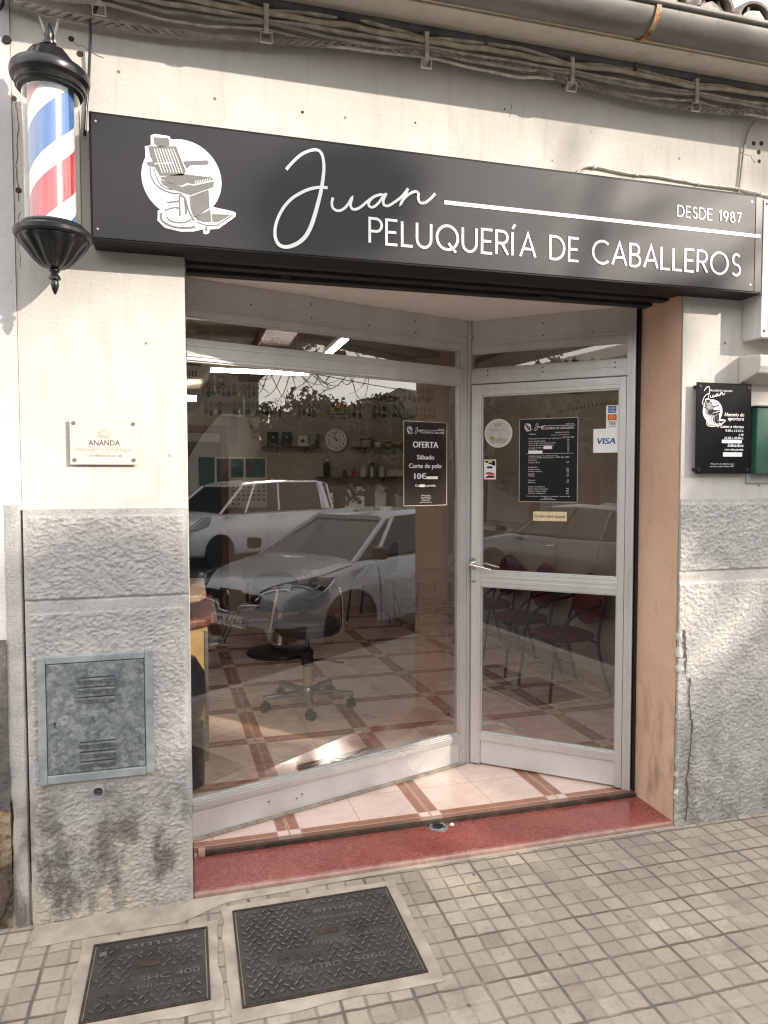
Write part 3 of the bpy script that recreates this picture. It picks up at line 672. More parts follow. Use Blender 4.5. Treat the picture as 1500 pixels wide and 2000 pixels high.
# ---- glazing: big display window
b = MB(FW)
for (s0, s1, z0, z1) in [(-.06, -.01, .05, 2.475), (1.565, 1.612, .05, 2.475), (-.01, 1.565, 2.247, 2.338), (-.01, 1.565, 2.442, 2.475), (-.01, 1.565, .187, .236)]:
    b.box(s0, s1, -.02, .03, z0, z1)
for (s0, s1, z0, z1) in [(-.01, 1.5648, 2.240, 2.2468), (-.01, 1.5648, 2.3382, 2.345), (-.01, 1.5648, 2.435, 2.4418), (-.01, 1.5648, .2362, .244), (1.556, 1.5648, .2442, 2.2398), (1.556, 1.5648, 2.3452, 2.4348)]:
    b.box(s0, s1, -.012, .02, z0, z1)
b.box(-.01, 1.565, -.0245, -.0202, 2.262, 2.276).box(-.01, 1.565, -.0245, -.0202, 2.310, 2.324).box(-.01, 1.565, -.0235, -.0202, .196, .226).box(1.583, 1.594, -.0235, -.0202, .06, 2.47)
win = b.build('shop_window', M_ALU, shop, bev=.002)
k = MB(FW); k.box(-.06, 1.5648, -.012, .02, .066, .1868); k.box(-.06, 1.5648, -.0145, -.0122, .168, .178); k.build('kick_panel', M_ALU2, win, bev=.001)
k = MB(FW); k.box(-.06, 1.61, -.026, .02, .049, .0655); k.build('cement_base', simple('dirty_mastic', (.33, .29, .24), .9, mottle=.4, sc=25), win, bev=.005)
k = MB(FW); k.box(-.06, 1.612, -.016, .02, 2.4755, 2.6115).box(-.06, 1.612, -.019, -.0162, 2.484, 2.492)
k.build('head_panel', M_ALU, win, bev=.001)
sc_ = MB(FW)
for s, z in [(.30, 2.53), (.62, 2.575), (.62, 2.508), (.95, 2.51), (1.25, 2.57), (1.25, 2.505), (1.59, 2.52), (.55, .132), (.37, .14), (.52, .118)]:
    sc_.lathe([(.0045, 0), (.004, .0025)], 8, M=Matrix.Translation((s, -.0162 if z > 1 else -.0122, z)) @ Matrix.Rotation(PI / 2, 4, 'X'))
sc_.build('screw', M_TEXTD, win)
MB(FW).box(-.01, 1.5555, 0, .006, .2442, 2.2398).build('pane', M_GLASS, win)
MB(FW).box(-.01, 1.5555, 0, .006, 2.3452, 2.4348).build('pane', M_GLASS, win)
g = MB(FW); g.box(.545, 1.07, .012, .05, .2442, .262); g.build('rubber_strip', M_BLACK, win, bev=.004)
# corner post
cp = MB(FW); cp.box(1.6135, 1.636, -.024, .03, .052, 2.61).box(1.637, 1.655, -.012, .03, .052, 2.61); cp.build('corner_post', M_ALU, shop, bev=.003)

# ---- the glazed door in its frame
b = MB(FD)
b.box(-.028, -.004, -.02, .04, .052, 2.61).box(.842, .884, -.03, .03, .052, 2.61)
b.box(-.004, .842, -.02, .03, 2.255, 2.338).box(-.004, .842, -.02, .03, 2.432, 2.466)
b.box(-.004, .842, -.0225, -.0202, 2.30, 2.33).box(-.004, .842, -.0125, .02, 2.3382, 2.345).box(-.004, .842, -.0125, .02, 2.425, 2.4318).box(.855, .865, -.0335, -.0302, .06, 2.46)
dfr = b.build('door_frame', M_ALU, shop, bev=.002)
k = MB(FD); k.box(-.004, .842, -.014, .02, 2.4665, 2.6115).box(-.004, .842, -.017, -.0142, 2.476, 2.484); k.build('head_panel', M_ALU, dfr, bev=.001)
MB(FD).box(-.004, .842, 0, .006, 2.3452, 2.4248).build('pane', M_GLASS, dfr)
sc_ = MB(FD)
for s, z in [(.0, 2.52), (.40, 2.565), (.40, 2.50), (.66, 2.50), (.09, 2.325), (.09, 2.30), (.40, 2.325), (.40, 2.30), (.78, 2.325), (.78, 2.30)]:
    sc_.lathe([(.0045, 0), (.004, .0025)], 8, M=Matrix.Translation((s, -.0225 if z < 2.4 else -.0142, z)) @ Matrix.Rotation(PI / 2, 4, 'X'))
sc_.build('screw', M_TEXTD, dfr)
b = MB(FD)
b.box(.0, .056, -.032, .012, .060, 2.248).box(.808, .840, -.032, .012, .060, 2.248)
b.box(.0562, .8078, -.032, .012, 2.188, 2.248).box(.0562, .8078, -.032, .012, 1.100, 1.186).box(.0562, .8078, -.032, .012, .200, .244)
b.box(.0562, .064, -.024, .006, .2442, 1.0998).box(.800, .8078, -.024, .006, .2442, 1.0998).box(.0562, .064, -.024, .006, 1.1862, 2.1878).box(.800, .8078, -.024, .006, 1.1862, 2.1878)
b.box(.0642, .7998, -.024, .006, 2.180, 2.1878).box(.0642, .7998, -.024, .006, 1.1862, 1.194).box(.0642, .7998, -.024, .006, 1.092, 1.0998).box(.0642, .7998, -.024, .006, .2442, .252)
b.box(.0562, .8078, -.0345, -.0322, 1.122, 1.138).box(.0562, .8078, -.0345, -.0322, 1.150, 1.164).box(.040, .0475, -.0345, -.0322, .07, 2.24).box(.0562, .8078, -.0345, -.0322, 2.208, 2.216)
door = b.build('door', M_ALU, shop, bev=.0018)
MB(FD).box(.0562, .8078, -.018, .006, .062, .1995).build('kick_panel', M_ALU2, door, bev=.001)
MB(FD).box(.0645, .7995, -.013, -.007, 1.1945, 2.1795).build('pane', M_GLASS, door)
MB(FD).box(.0645, .7995, -.013, -.007, .2525, 1.0915).build('pane', M_GLASS, door)
h = MB(FD); h.tube([(.012, -.034, 1.228), (.012, -.085, 1.228)], .010, 10); h.tube([(.008, -.085, 1.229), (.06, -.090, 1.219), (.115, -.088, 1.206), (.132, -.082, 1.203)], [.009, .0095, .008, .006], 10)
h.box(.002, .026, -.039, -.0325, 1.195, 1.262); h.tube([(.03, .02, 1.225), (.03, .06, 1.225), (.14, .065, 1.20)], .008, 8)
h.build('handle', M_CHROME, door, smooth=50)
h = MB(FD); h.lathe([(.011, 0), (.011, .012), (.006, .013)], 14, M=Matrix.Translation((.014, -.032, 1.128)) @ Matrix.Rotation(PI / 2, 4, 'X')); h.build('lock', M_SILVERG, door, smooth=40)

# ================================================================== THINGS ON THE FRONT
RX = lambda x, y, z: Matrix.Translation((x, y, z)) @ Matrix.Rotation(PI / 2, 4, 'X')      # lathe axis turned to point outwards (-Y)
# ---- neighbouring house
nb = empty('neighbouring_house', (-2.8, 0, 0), 'white house with dark rough base and brown stone footing adjoining the barber shop', 'house')
def at_parent(o, p):
    o.location = Vector(o.location) - p.location; return o
at_parent(MB().prism([(-5, 1.10), (-.6625, 1.10), (-.6625, 1.6), (-.6015, 1.6), (-.6015, 4.2), (-5, 4.2)], -.006, .34, 'y').build('wall', M_WALL2, nb), nb)
at_parent(MB().box(-5, -.664, .02, .34, .0, 1.099).build('masonry', M_STONE, nb), nb)
at_parent(rough_panel('footing', -5, -.666, -.01, .468, .004, [], M_STONE, amp=.03, step=.012, seed=19, mL=0, mR=0), nb).parent = nb
at_parent(rough_panel('plinth', -5, -.665, .47, 1.115, -.012, [], M_PLINTHN, amp=.012, step=.011, seed=77, mL=0, mR=.0), nb).parent = nb
es = MB(); ny = 90; v = []
for j in range(ny + 1):
    z = 1.62 * j / ny; wv = .016 * (float(fbm(np.array(2.), np.array(z * 7), 4)) - .5)
    for (x, y) in ((-.675 + wv * 2.4 + (.012 if z < .5 else 0), .0), (-.655 + wv, -.012), (-.61 + wv * .4, -.013), (-.6045, .006)): v.append((x, y, z))
es.add(v, [(j * 4 + i, j * 4 + i + 1, (j + 1) * 4 + i + 1, (j + 1) * 4 + i) for j in range(ny) for i in range(3)])
at_parent(es.build('edge_strip', M_PLINTH, nb, smooth=50), nb)
es = MB(); rr = random.Random(9)
for (x, z, wd, hh) in [(-.80, .33, .11, .15), (-.765, .14, .10, .12), (-.93, .20, .12, .2), (-1.1, .32, .12, .13)]:
    n = 9; es.prism([(x + wd * math.cos(2 * PI * i / n) * rr.uniform(.8, 1.1), z + hh * math.sin(2 * PI * i / n) * rr.uniform(.8, 1.1)) for i in range(n)], -.03, .01, 'y')
at_parent(es.build('footing_stone', M_STONE, nb, bev=.02, seg=3), nb)

# ---- barber pole
PX, PY = -.437, -.20
bp = empty('barber_pole', (PX, PY, 2.36), 'red white and blue striped barber pole with black fluted caps on wall bracket', 'barber pole')
z0 = 2.36
L = lambda mb, prof, **k: mb.lathe([(r, z - z0) for r, z in prof], **k)
b = MB(); L(b, [(.004, 3.282), (.012, 3.262), (.017, 3.240), (.013, 3.222), (.022, 3.216), (.022, 3.208), (.012, 3.200), (.014, 3.188)], n=16); b.build('finial', M_BLACK, bp, smooth=50)
b = MB(); b.lathe([(.030, 3.192 - z0), (.052, 3.185 - z0), (.066, 3.165 - z0), (.084, 3.135 - z0), (.100, 3.118 - z0)], 80, flute=[.10, .10, .10, .07, .0, 10]); b.build('fluted_cap', M_BLACK, bp, smooth=60)
b = MB(); L(b, [(.09, 3.125), (.118, 3.122), (.127, 3.112), (.129, 3.098), (.126, 3.084), (.112, 3.074), (.108, 3.062), (.112, 3.056), (.106, 3.052), (.104, 3.046), (.098, 3.042), (.088, 3.042)], n=56); b.build('top_collar', M_BLACK, bp, smooth=35)
b = MB(); L(b, [(.090, 2.594), (.101, 2.596), (.106, 2.588), (.104, 2.580), (.122, 2.577), (.129, 2.568), (.128, 2.556), (.122, 2.549), (.110, 2.548)], n=56); b.build('bottom_collar', M_BLACK, bp, smooth=35)
b = MB(); b.lathe([(.116, 2.549 - z0), (.110, 2.538 - z0), (.093, 2.520 - z0), (.077, 2.500 - z0), (.060, 2.476 - z0), (.042, 2.458 - z0), (.020, 2.448 - z0)], 96, flute=[.0, .06, .11, .13, .13, .12, .1, 14]); b.build('fluted_bowl', M_BLACK, bp, smooth=60)
b = MB(); L(b, [(.010, 2.452), (.017, 2.446), (.017, 2.440), (.010, 2.434), (.019, 2.420), (.020, 2.414), (.011, 2.408), (.014, 2.395), (.010, 2.378), (.003, 2.362)], n=16); b.build('finial', M_BLACK, bp, smooth=50)
b = MB(); L(b, [(.074, 2.59), (.074, 3.05)], n=64); b.build('striped_cylinder', M_STRIPE, bp, smooth=40)
b = MB(); L(b, [(.0925, 2.592), (.0925, 3.044)], n=64, cap=False); b.build('clear_tube', M_TUBE, bp, smooth=40)
b = MB(); b.box(-.03, .03, .075, .198, .23, .25).box(-.03, .03, .075, .198, .68, .70).box(-.035, .035, .19, .199, .20, .73); b.build('bracket', M_BLACK, bp, bev=.003)

# ---- shop sign
sg = empty('shop_sign', (1.146, -.02, 2.58), 'long charcoal sign board with white script name and barber chair emblem above entrance', 'sign')
SM = Matrix.Translation((-1.146, .02, -2.58))
b = MB(SM); b.box(-.324, 2.617, -.134, -.004, 2.5816, 3.036); b.build('casing', simple('sign_casing_black', (.012, .012, .013), .5, mottle=.2, spec=.2), sg, bev=.003)
b = MB(SM); b.box(-.316, 2.571, -.1375, -.1342, 2.590, 3.026); b.build('face', M_SIGN, sg, bev=.001)
b = MB(SM); b.box(2.574, 2.612, -.1372, -.1342, 2.590, 3.026); b.build('end_strip', M_PBLACK, sg, bev=.001)
b = MB(SM); y = .1376
put_strokes(b, 'PELUQUERJA DE CABALLEROS', .714, 2.490, 2.657, .096, .0106, y, .002)
put_strokes(b, 'DESDE 1987', 2.146, 2.487, 2.896, .048, .0056, y, .002)
script_name(b, lambda p: (p[0], p[1]), .0115, y, .002)
b.box(1.030, 2.600, -(y + .002), -y, 2.8385, 2.8545)
b.build('lettering', M_WHITE, sg)
b = MB(SM); emblem(b, -.004, 2.829, .143, y, 0, 1); b.build('emblem', [M_WHITE, M_INK], sg)
b = MB(SM)
for x in (-.30, 2.55):
    for z in (2.62, 3.0): b.lathe([(.005, 0), (.004, .002)], 8, M=RX(x, -.1376, z))
b.build('screw', M_SILVERG, sg)

# ---- roller shutter seen under the sign
rs = empty('roller_shutter', (1.15, .1, 2.6), 'dark steel roller shutter drawn up behind the sign with its side rail', 'shutter')
SMr = Matrix.Translation((-1.15, -.1, -2.6))
b = MB(SMr); b.box(.004, 2.29, .026, .075, 2.592, 2.72).box(.004, 2.29, .10, .155, 2.585, 2.72); b.build('slat_curtain', M_DARKSTEEL, rs, bev=.004)
b = MB(SMr); b.box(.004, 2.255, .18, .235, 2.575, 2.61).box(.4, .44, .155, .18, 2.58, 2.60).box(1.62, 1.72, .155, .18, 2.575, 2.60); b.build('bottom_bar', M_DARKSTEEL, rs, bev=.004)
b = MB(SMr); b.box(2.272, 2.2895, .318, .372, .04, 2.60); b.build('guide_rail', M_BLACK, rs)
fl = empty('floor_lock', (1.153, .262, .017), 'round metal floor lock of the shutter set in the red step', 'lock')
MB().lathe([(.047, 0), (.048, .006), (.040, .010), (.036, .007), (.030, .007), (.029, .010), (.010, .011)], 28).build('lock_plate', M_SILVERG, fl, smooth=30)
MB().lathe([(.0285, .0101), (.026, .0118), (.012, .0122)], 20).build('rubber_insert', M_BLACK, fl, smooth=30)
tag(MB().lathe([(.011, 0), (.012, .006), (.006, .012)], 7, c=(1.226, .268, .017)).build('crumpled_paper', M_PAPER), 'tiny white scrap of paper lying beside the floor lock', 'litter')

# ---- plates and plaques
def standoffs(root, pts, mat, r=.009, d=.032, y=0.0):
    for x, z in pts:
        MB().lathe([(r, -d), (r, .002), (r * .8, .004)], 16, M=RX(x, y, z)).build('standoff', mat, root, smooth=40)
pn = empty('masseur_plate', (-.427, -.017, 1.772), 'frosted acrylic plate with small lotus logo and dark lettering on the cream pier', 'plate')
MB().box(0, .243, 0, .003, 0, .172).build('panel', M_ACRYL, pn, bev=.001)
b = MB(); put_text(b, 'ANANDA', .122, .0735, .020, -.0008, 'c', .112); b.build('lettering', M_TEXTD, pn)
b = MB(); put_text(b, 'MASAJES Y ESTÉTICA', .122, .051, .011, -.0008, 'c', .198); b.build('lettering', simple('tan_print', (.45, .35, .29), .6), pn)
b = MB(); put_text(b, 'CITA PREVIA 642 361 281', .122, .0305, .0075, -.0008, 'c', .126); b.build('lettering', simple('brown_print', (.20, .15, .12), .6), pn)
b = MB()
for a in (-70, -42, -15, 15, 42, 70):
    d = math.radians(a); tx, tz = .122 + .036 * math.sin(d), .1 + .036 * math.cos(d) * .95
    for s in (1, -1): b.ribbon(spline([(.122 + .01 * math.sin(d), .103), (.122 + .022 * math.sin(d) + s * .006 * math.cos(d), .103 + .02 * math.cos(d)), (tx, tz)], 4), .0009, .0005, .0009)
b.ribbon(spline([(.094, .101), (.11, .098), (.122, .103), (.134, .098), (.15, .101)], 4), .0012, .0005, .0009)
b.build('logo', simple('lotus_print', (.62, .42, .34), .6), pn)
standoffs(pn, [(.015, .157), (.228, .157), (.016, .018), (.228, .018)], M_SILVERG, .0075, .017)
def header(mb, x, z, wd, white, ink, bandname=True):
    """emblem, script name, rule and shop words, as printed on the posters; wd = full width"""
    k = wd / 2.94
    emblem(mb, x + .30 * k, z + .25 * k, .150 * k * 1.25, .0006, white, ink)
    for st in JUAN: mb.ribbon([(x + (p[0] + .35) * k, z + (p[1] - 2.58) * k) for p in spline(st, 3)], .016 * k * 1.3, .0006, .0011, white)
    mb.box(x + 1.38 * k, x + 2.93 * k, -.0011, -.0006, z + .262 * k, z + .28 * k, white)
    put_text(mb, 'PELUQUERÍA DE CABALLEROS', x + 1.06 * k, z + .08 * k, .115 * k, -.001, 'l', 1.8 * k, white)
    put_text(mb, 'DESDE 1987', x + 2.85 * k, z + .32 * k, .06 * k, -.001, 'r', None, white)
hp = empty('hours_plaque', (2.350, -.036, 1.7375), 'black acrylic opening hours plaque on standoffs beside the orange reveal', 'plaque')
MB().box(0, .3155, 0, .006, 0, .4375).build('panel', M_PLAQUE, hp, bev=.0015)
b = MB(); y = -.0009
for st in JUAN: b.ribbon([(.024 + (p[0] - .295) * .195, .335 + (p[1] - 2.64) * .235) for p in spline(st, 4)], .0032, .0006, .0011)
put_text(b, 'PELUQUERÍA DE CABALLEROS', .074, .396, .0085, y, 'l', .128)
for t, z, h_, wd_ in [('Horario de', .279, .0175, .112), ('apertura', .2595, .0175, .093), ('Lunes a viernes', .2225, .0145, .134), ('9.30 a 13.15 h.', .204, .0115, .106), ('y de', .1865, .0105, .028), ('16.30 a 20.00 h.', .1685, .0115, .110), ('Sábados', .1315, .0155, .092), ('con cita previa', .1135, .0105, .108)]:
    put_text(b, t, .272, z, h_, y, 'r', wd_, shear=.2, bold=.0006)
put_text(b, 'Peluquería de caballeros Juan', .152, .0455, .0062, y, 'c', .135, shear=.2); put_text(b, 'permanece abierta desde 1987', .150, .0335, .0062, y, 'c', .138, shear=.2)
b.build('lettering', M_WHITE, hp)
b = MB(); emblem(b, .090, .301, .056, .0006, 0, 1); b.build('emblem', [M_WHITE, M_PBLACK], hp)
b = MB(); b.box(.147, .263, -.0018, -.0006, .1485, .1655).box(.155, .266, -.0018, -.0006, .0835, .1045); b.build('correction_tape', M_WHITE, hp)
standoffs(hp, [(.017, .418), (.298, .418), (.017, .020), (.298, .020)], M_BLACK, .0095, .036)

# ---- meter cabinet
mc = empty('meter_cabinet', (-.350, -.02, .55), 'galvanised steel meter cabinet door with louvres set in the grey base', 'cabinet')
T_ = Matrix.Translation((.350, .02, -.55))
b = MB(T_); b.box(-.560, -.530, -.030, .0, .549, 1.040).box(-.172, -.143, -.030, .0, .556, 1.046).box(-.5298, -.1722, -.030, .0, 1.016, 1.043).box(-.5298, -.1722, -.030, .0, .552, .585)
b.build('frame', M_GALVF, mc, bev=.003)
b = MB(T_); b.box(-.527, -.1755, -.0275, .0, .588, 1.013); dr = b.build('door', M_GALV, mc, bev=.002)
for z in (.951, .9135, .8755, .700, .662, .624):
    MB(T_).prism([(-.0276, z - .024), (-.0276, z + .0015), (-.0415, z), (-.0415, z - .003)], -.414, -.283, 'x').build('louvre', M_GALV, dr)
    MB(T_).box(-.413, -.284, -.030, -.0277, z + .0017, z + .006).build('louvre_slot', M_TEXTD, dr)
b = MB(T_); b.lathe([(.0055, 0), (.005, .001)], 12, M=RX(-.500, -.0277, .786)); b.box(-.5022, -.4978, -.0287, -.0277, .768, .786); b.build('keyhole', M_TEXTD, dr)
b = MB(T_)
for x, z in ((-.184, .974), (-.185, .935), (-.187, .664), (-.187, .625)): b.lathe([(.0055, 0), (.0045, .0025)], 10, M=RX(x, -.0277, z))
b.build('hinge_rivet', M_SILVERG, dr, smooth=50)
ps = empty('drain_pipe_stub', (-.348, -.04, .513), 'short grey drain pipe stub poking out below the meter cabinet', 'pipe')
MB().lathe([(.0225, -.05), (.0225, .018), (.0185, .018), (.0185, -.03)], 24, M=Matrix.Rotation(PI / 2, 4, 'X'), cap=False).build('pipe', simple('grey_plastic', (.33, .32, .30), .6), ps, smooth=40)
MB().lathe([(.0184, -.028), (.0184, -.027)], 20, M=Matrix.Rotation(PI / 2, 4, 'X')).build('bore', M_TEXTD, ps)

# ---- cables under the eaves
rr = random.Random(21); CL = [-.93, -.29, .321, .981, 1.656, 2.302, 2.96]
def bundle(i, dz, r, m, label, wav=.005):
    pts = []
    for k in range(len(CL) - 1):
        for q in range(8):
            t = q / 8; x = CL[k] + (CL[k + 1] - CL[k]) * t
            s = math.sin(PI * t); pts.append((x, -.036 - .012 * (i % 2) - .006 * s * rr.random(), 3.512 + dz * (.72 + .5 * s) - .010 * s * rr.random() + rr.uniform(-.003, .003) + wav * s * math.sin(3 * i + k)))
    o = MB().tube(spline(pts, 2), r, 7).build('cable', m, smooth=60)
    o.data.materials[0] = [M_CABLEW, simple('cable_ivory', (.66, .58, .46), .8, mottle=.35, sc=18), M_CABLEW, simple('cable_grey', (.50, .48, .45), .8, mottle=.35, sc=18), M_CABLEW][i]
    return tag(o, label, 'cable', 'pale cables clipped under the eaves')
for i, (dz, r) in enumerate([(.052, .0085), (.028, .0110), (.003, .0090), (-.021, .0075), (-.046, .0065)]):
    bundle(i, dz, r, M_CABLEW, ['topmost pale cable of the bundle clipped under the eaves', 'second pale cable from the top of the bundle under eaves', 'middle pale cable of the bundle of five under the eaves', 'fourth pale cable down in the bundle under the eaves', 'lowest pale straight cable of the bundle under the eaves'][i])
tw = [(-.80, 3.47), (-.64, 3.448), (-.461, 3.412), (-.10, 3.405), (.286, 3.432), (.60, 3.462), (.924, 3.486), (1.30, 3.492), (1.656, 3.470), (2.0, 3.438), (2.30, 3.437), (2.61, 3.462), (2.80, 3.52), (3.1, 3.55)]
base = spline([(x, -.043, z) for x, z in tw], 22); b = MB()
for k in range(3):
    b.tube([(p[0], p[1] + .0080 * math.cos(p[0] * 55 + k * 2.094), p[2] + .0080 * math.sin(p[0] * 62 + k * 2.094)) for p in base], .0072, 6)
tag(b.build('twisted_cable', M_CABLEG, smooth=60), 'thick grey twisted power cable sagging below the pale cable bundle', 'cable')
def clip_thing():
    e = empty('cable_clip', (0, 0, 0), None, 'cable clip', 'clips holding the cable bundle')
    MB().box(-.012, .012, -.058, -.002, .052, .058).box(-.009, .009, -.062, -.056, -.05, .058).box(-.012, .012, -.058, -.002, -.054, -.048).build('strap', M_CABLEW, e, bev=.002)
    MB().tube([(-.022, -.058, -.052), (.022, -.058, -.052), (.022, -.05, -.085), (-.022, -.05, -.085)], .0045, 6, closed=True).build('buckle', M_CABLEW, e, smooth=50)
    return e
cp0 = clip_thing()
for i, (x, lab) in enumerate([(-.29, 'pale cable clip above the barber pole where black cord starts'), (.321, 'pale cable clip above the chair emblem of the sign'), (.981, 'pale cable clip where twisted cable rejoins bundle above script name'), (1.656, 'pale cable clip above the middle of the long white sign rule'), (2.302, 'pale cable clip above the sign end reading year 1987')]):
    c = cp0 if i == 0 else copy_tree(cp0); c.location = (x, 0, 3.507); c['label'] = lab
b = MB(); b.tube([(-.62, -.03, 3.585), (4.6, -.03, 3.585)], .021, 12)
cdt = tag(b.build('conduit', M_GREYPIPE, smooth=50), 'grey painted conduit running along the top of wall under soffit', 'pipe')
b = MB()
for x in (.36, 1.25, 1.98, 2.72): b.box(x - .008, x + .008, -.055, -.003, 3.560, 3.610)
b.build('pipe_clip', M_GREYPIPE, cdt, bev=.003)
def wire(name, pts, r, m, label, n=6):
    return tag(MB().tube(spline(pts, n), r, 6).build(name, m, smooth=60), label, 'cable')
wire('power_cord', [(-.288, -.05, 3.47), (-.318, -.045, 3.405), (-.325, -.03, 3.33), (-.335, -.016, 3.20), (-.345, -.012, 3.10), (-.352, -.012, 3.0)], .0055, M_BLACK, 'thin black cord dropping from the cable clip to the sign')
b = MB(); b.tube(spline([(-.50, -.03, 3.41), (-.475, -.02, 3.33), (-.462, -.012, 3.24), (-.46, -.012, 3.14)], 5), .0045, 6); b.tube(spline([(-.43, -.035, 3.40), (-.448, -.02, 3.33), (-.452, -.012, 3.24), (-.455, -.012, 3.14)], 5), .0045, 6)
tag(b.build('twin_wire', M_CABLEW, smooth=60), 'two beige wires going down behind the barber pole', 'wire')
wire('telephone_wire', [(2.66, -.035, 3.44), (2.628, -.02, 3.39), (2.61, -.012, 3.30), (2.598, -.010, 3.18), (2.585, -.010, 3.09), (2.58, -.010, 3.03)], .0052, M_CABLEG, 'grey wire running down from twisted cable to sign end')
b = MB(); b.tube(spline([(1.70, -.008, 3.02), (1.712, -.010, 3.09), (1.75, -.011, 3.122), (1.82, -.010, 3.128), (1.97, -.010, 3.118), (2.12, -.010, 3.122), (2.30, -.010, 3.116), (2.46, -.010, 3.113), (2.60, -.010, 3.112), (2.80, -.010, 3.095), (3.2, -.01, 3.08)], 6), .0048, 6)
tw_ = tag(b.build('beige_wire', M_CABLEW, smooth=60), 'thin beige wire looping out over top of sign towards the right', 'wire')
b = MB()
for x, z in ((1.80, 3.128), (2.02, 3.119), (2.36, 3.115), (2.72, 3.103)): b.box(x - .006, x + .006, -.016, -.001, z - .008, z + .008)
b.build('wire_nail_clip', M_CABLEW, tw_, bev=.002)
hk = empty('wall_hook', (-.66, 0, 3.33), 'small black iron hook on the wall left of the barber pole', 'hook')
MB().tube(spline([(-.03, -.004, .0), (-.01, -.05, -.01), (.02, -.06, .03), (.045, -.05, .08), (.04, -.03, .11)], 5), .009, 8).build('hook', M_BLACK, hk, smooth=60)
MB().lathe([(.016, 0), (.014, .006)], 12, M=RX(.05, -.0065, -.02)).build('fixing', M_DARKSTEEL, hk)

# ---- metal box, ledge and green box at the far side
gb = empty('metal_guard_box', (3.03, 0, 2.385), 'grey metal framed box projecting from wall past sign end', 'guard box')
b = MB(); b.box(-.40, -.365, -.125, -.09, 0, .64).box(.365, .40, -.125, -.09, 0, .64).box(-.365, .365, -.125, -.09, .605, .64).box(-.365, .365, -.125, -.09, 0, .035).box(-.398, -.372, -.0898, -.001, 0, .64).box(.372, .398, -.0898, -.001, 0, .64)
b.build('frame', M_ALU2, gb, bev=.004)
MB().box(-.3718, .3718, -.108, -.002, .0355, .6045).build('panel', simple('grey_sheet', (.26, .255, .25), .5, .2), gb)
b = MB(); b.lathe([(.008, 0), (.006, .004)], 8, M=RX(-.382, -.1255, .03)); b.lathe([(.008, 0), (.006, .004)], 8, M=RX(-.382, -.1255, .62)); b.build('screw', M_RUST, gb)
lg = MB(); lg.prism([(-.125, .0), (-.142, .03), (-.14, .085), (-.001, .10), (-.001, -.04), (-.06, -.02)], 2.615, 3.5, 'x'); o = lg.build('window_ledge', M_WALL, bev=.008); o.location.z = 2.215; tag(o, 'chipped plaster ledge under the grey metal box', 'ledge')
gx = empty('letter_box', (2.86, 0, 1.69), 'dark green metal box with grey back plate right of the hours plaque', 'box')
MB().box(-.19, .25, -.010, -.001, 0, .39).build('back_plate', simple('grey_plate', (.36, .35, .33), .7), gx, bev=.002)
MB().box(-.176, .22, -.055, -.0105, .048, .372).build('body', M_GREEN, gx, bev=.004)
MB().prism([(-.182, .3725), (.23, .3725), (.23, .388), (-.182, .380)], -.064, -.0105, 'y').build('lid', simple('dark_lid', (.03, .035, .03), .5), gx, bev=.002)
b = MB(); b.box(-.086, -.080, -.0565, -.0552, .055, .365); b.build('door_seam', M_TEXTD, gx)
# ---- manhole covers
TOP = Matrix.Rotation(-PI / 2, 4, 'X')
M_WORN = simple('worn_tread', (.16, .15, .135), .42, .4, mottle=.5, sc=9)
def cover(name, label, x0, x1, y0, y1, words, holes):
    e = empty(name, (x0, y0, 0), label, 'manhole cover', 'cast iron covers in the pavement'); W, H = x1 - x0, y1 - y0
    b = MB(); b.box(-.008, W + .008, -.008, -.0005, -.02, .011).box(-.008, W + .008, H + .0005, H + .008, -.02, .011).box(-.008, -.0005, -.0005, H + .0005, -.02, .011).box(W + .0005, W + .008, -.0005, H + .0005, -.02, .011)
    b.build('rim', M_IRONR, e, bev=.0015)
    b = MB(); b.box(.004, W - .004, .004, H - .004, -.02, .009)
    boxes = [(x - wd / 2 - .008, x + wd / 2 + .008, y - .006, y + h + .006) for (t, x, y, h, wd) in words] + holes
    p = .0335; iy = 0; yy = .028
    while yy < H - .02:
        ix = 0; xx = .026 + (p / 2 if iy % 2 else 0)
        while xx < W - .02:
            if not any(a - .008 < xx < bb + .008 and c - .006 < yy < d + .006 for a, bb, c, d in boxes):
                ang = (0.75 if (ix + iy) % 2 else 2.35) + (iy % 2) * .1; c_, s_ = math.cos(ang), math.sin(ang)
                Q = [(-.013, -.003), (.008, -.0045), (.014, .0), (.008, .0055), (-.013, .003)]
                v = [(xx + a * c_ - q * s_, yy + a * s_ + q * c_, .0088) for a, q in Q] + [(xx + .72 * (a * c_ - q * s_), yy + .72 * (a * s_ + q * c_), .0150) for a, q in Q]
                b.add(v, [(i, (i + 1) % 5, 5 + (i + 1) % 5, 5 + i) for i in range(5)]); b.add(v[5:], [(0, 1, 2, 3, 4)], 1)
            xx += p; ix += 1
        yy += p * .72; iy += 1
    b.build('plate', [M_IRON, M_WORN], e, bev=0)
    b = MB()
    for (t, x, y, h, wd) in words:
        for d in (0, 1): put_text(b, t, x, y, h, -.0102 - .0012 * d, 'c', wd, M=TOP, bold=.0006 if h > .03 else 0)
    b.build('lettering', simple('relief_tone_iron_' + name, (.15, .138, .122), .5, .2), e)  # lighter tone painted on the flat letters to stand in for lit relief
    return e, W, H
e, W, H = cover('sewer_cover', 'larger iron sewer cover beside the red doorstep with raised tread', .155, .774, -.663, -.142,
      [('emaya', .40, .425, .032, .20), ('CLAVEGUERAM', .36, .375, .021, .215), ('EN124-2', .325, .235, .018, .12), ('B125', .50, .245, .018, .075), ('QUATTRO', .245, .105, .026, .20), ('5060', .45, .108, .026, .115)], [(.28, .385, .275, .335), (.115, .30, .165, .215)])
b = MB()
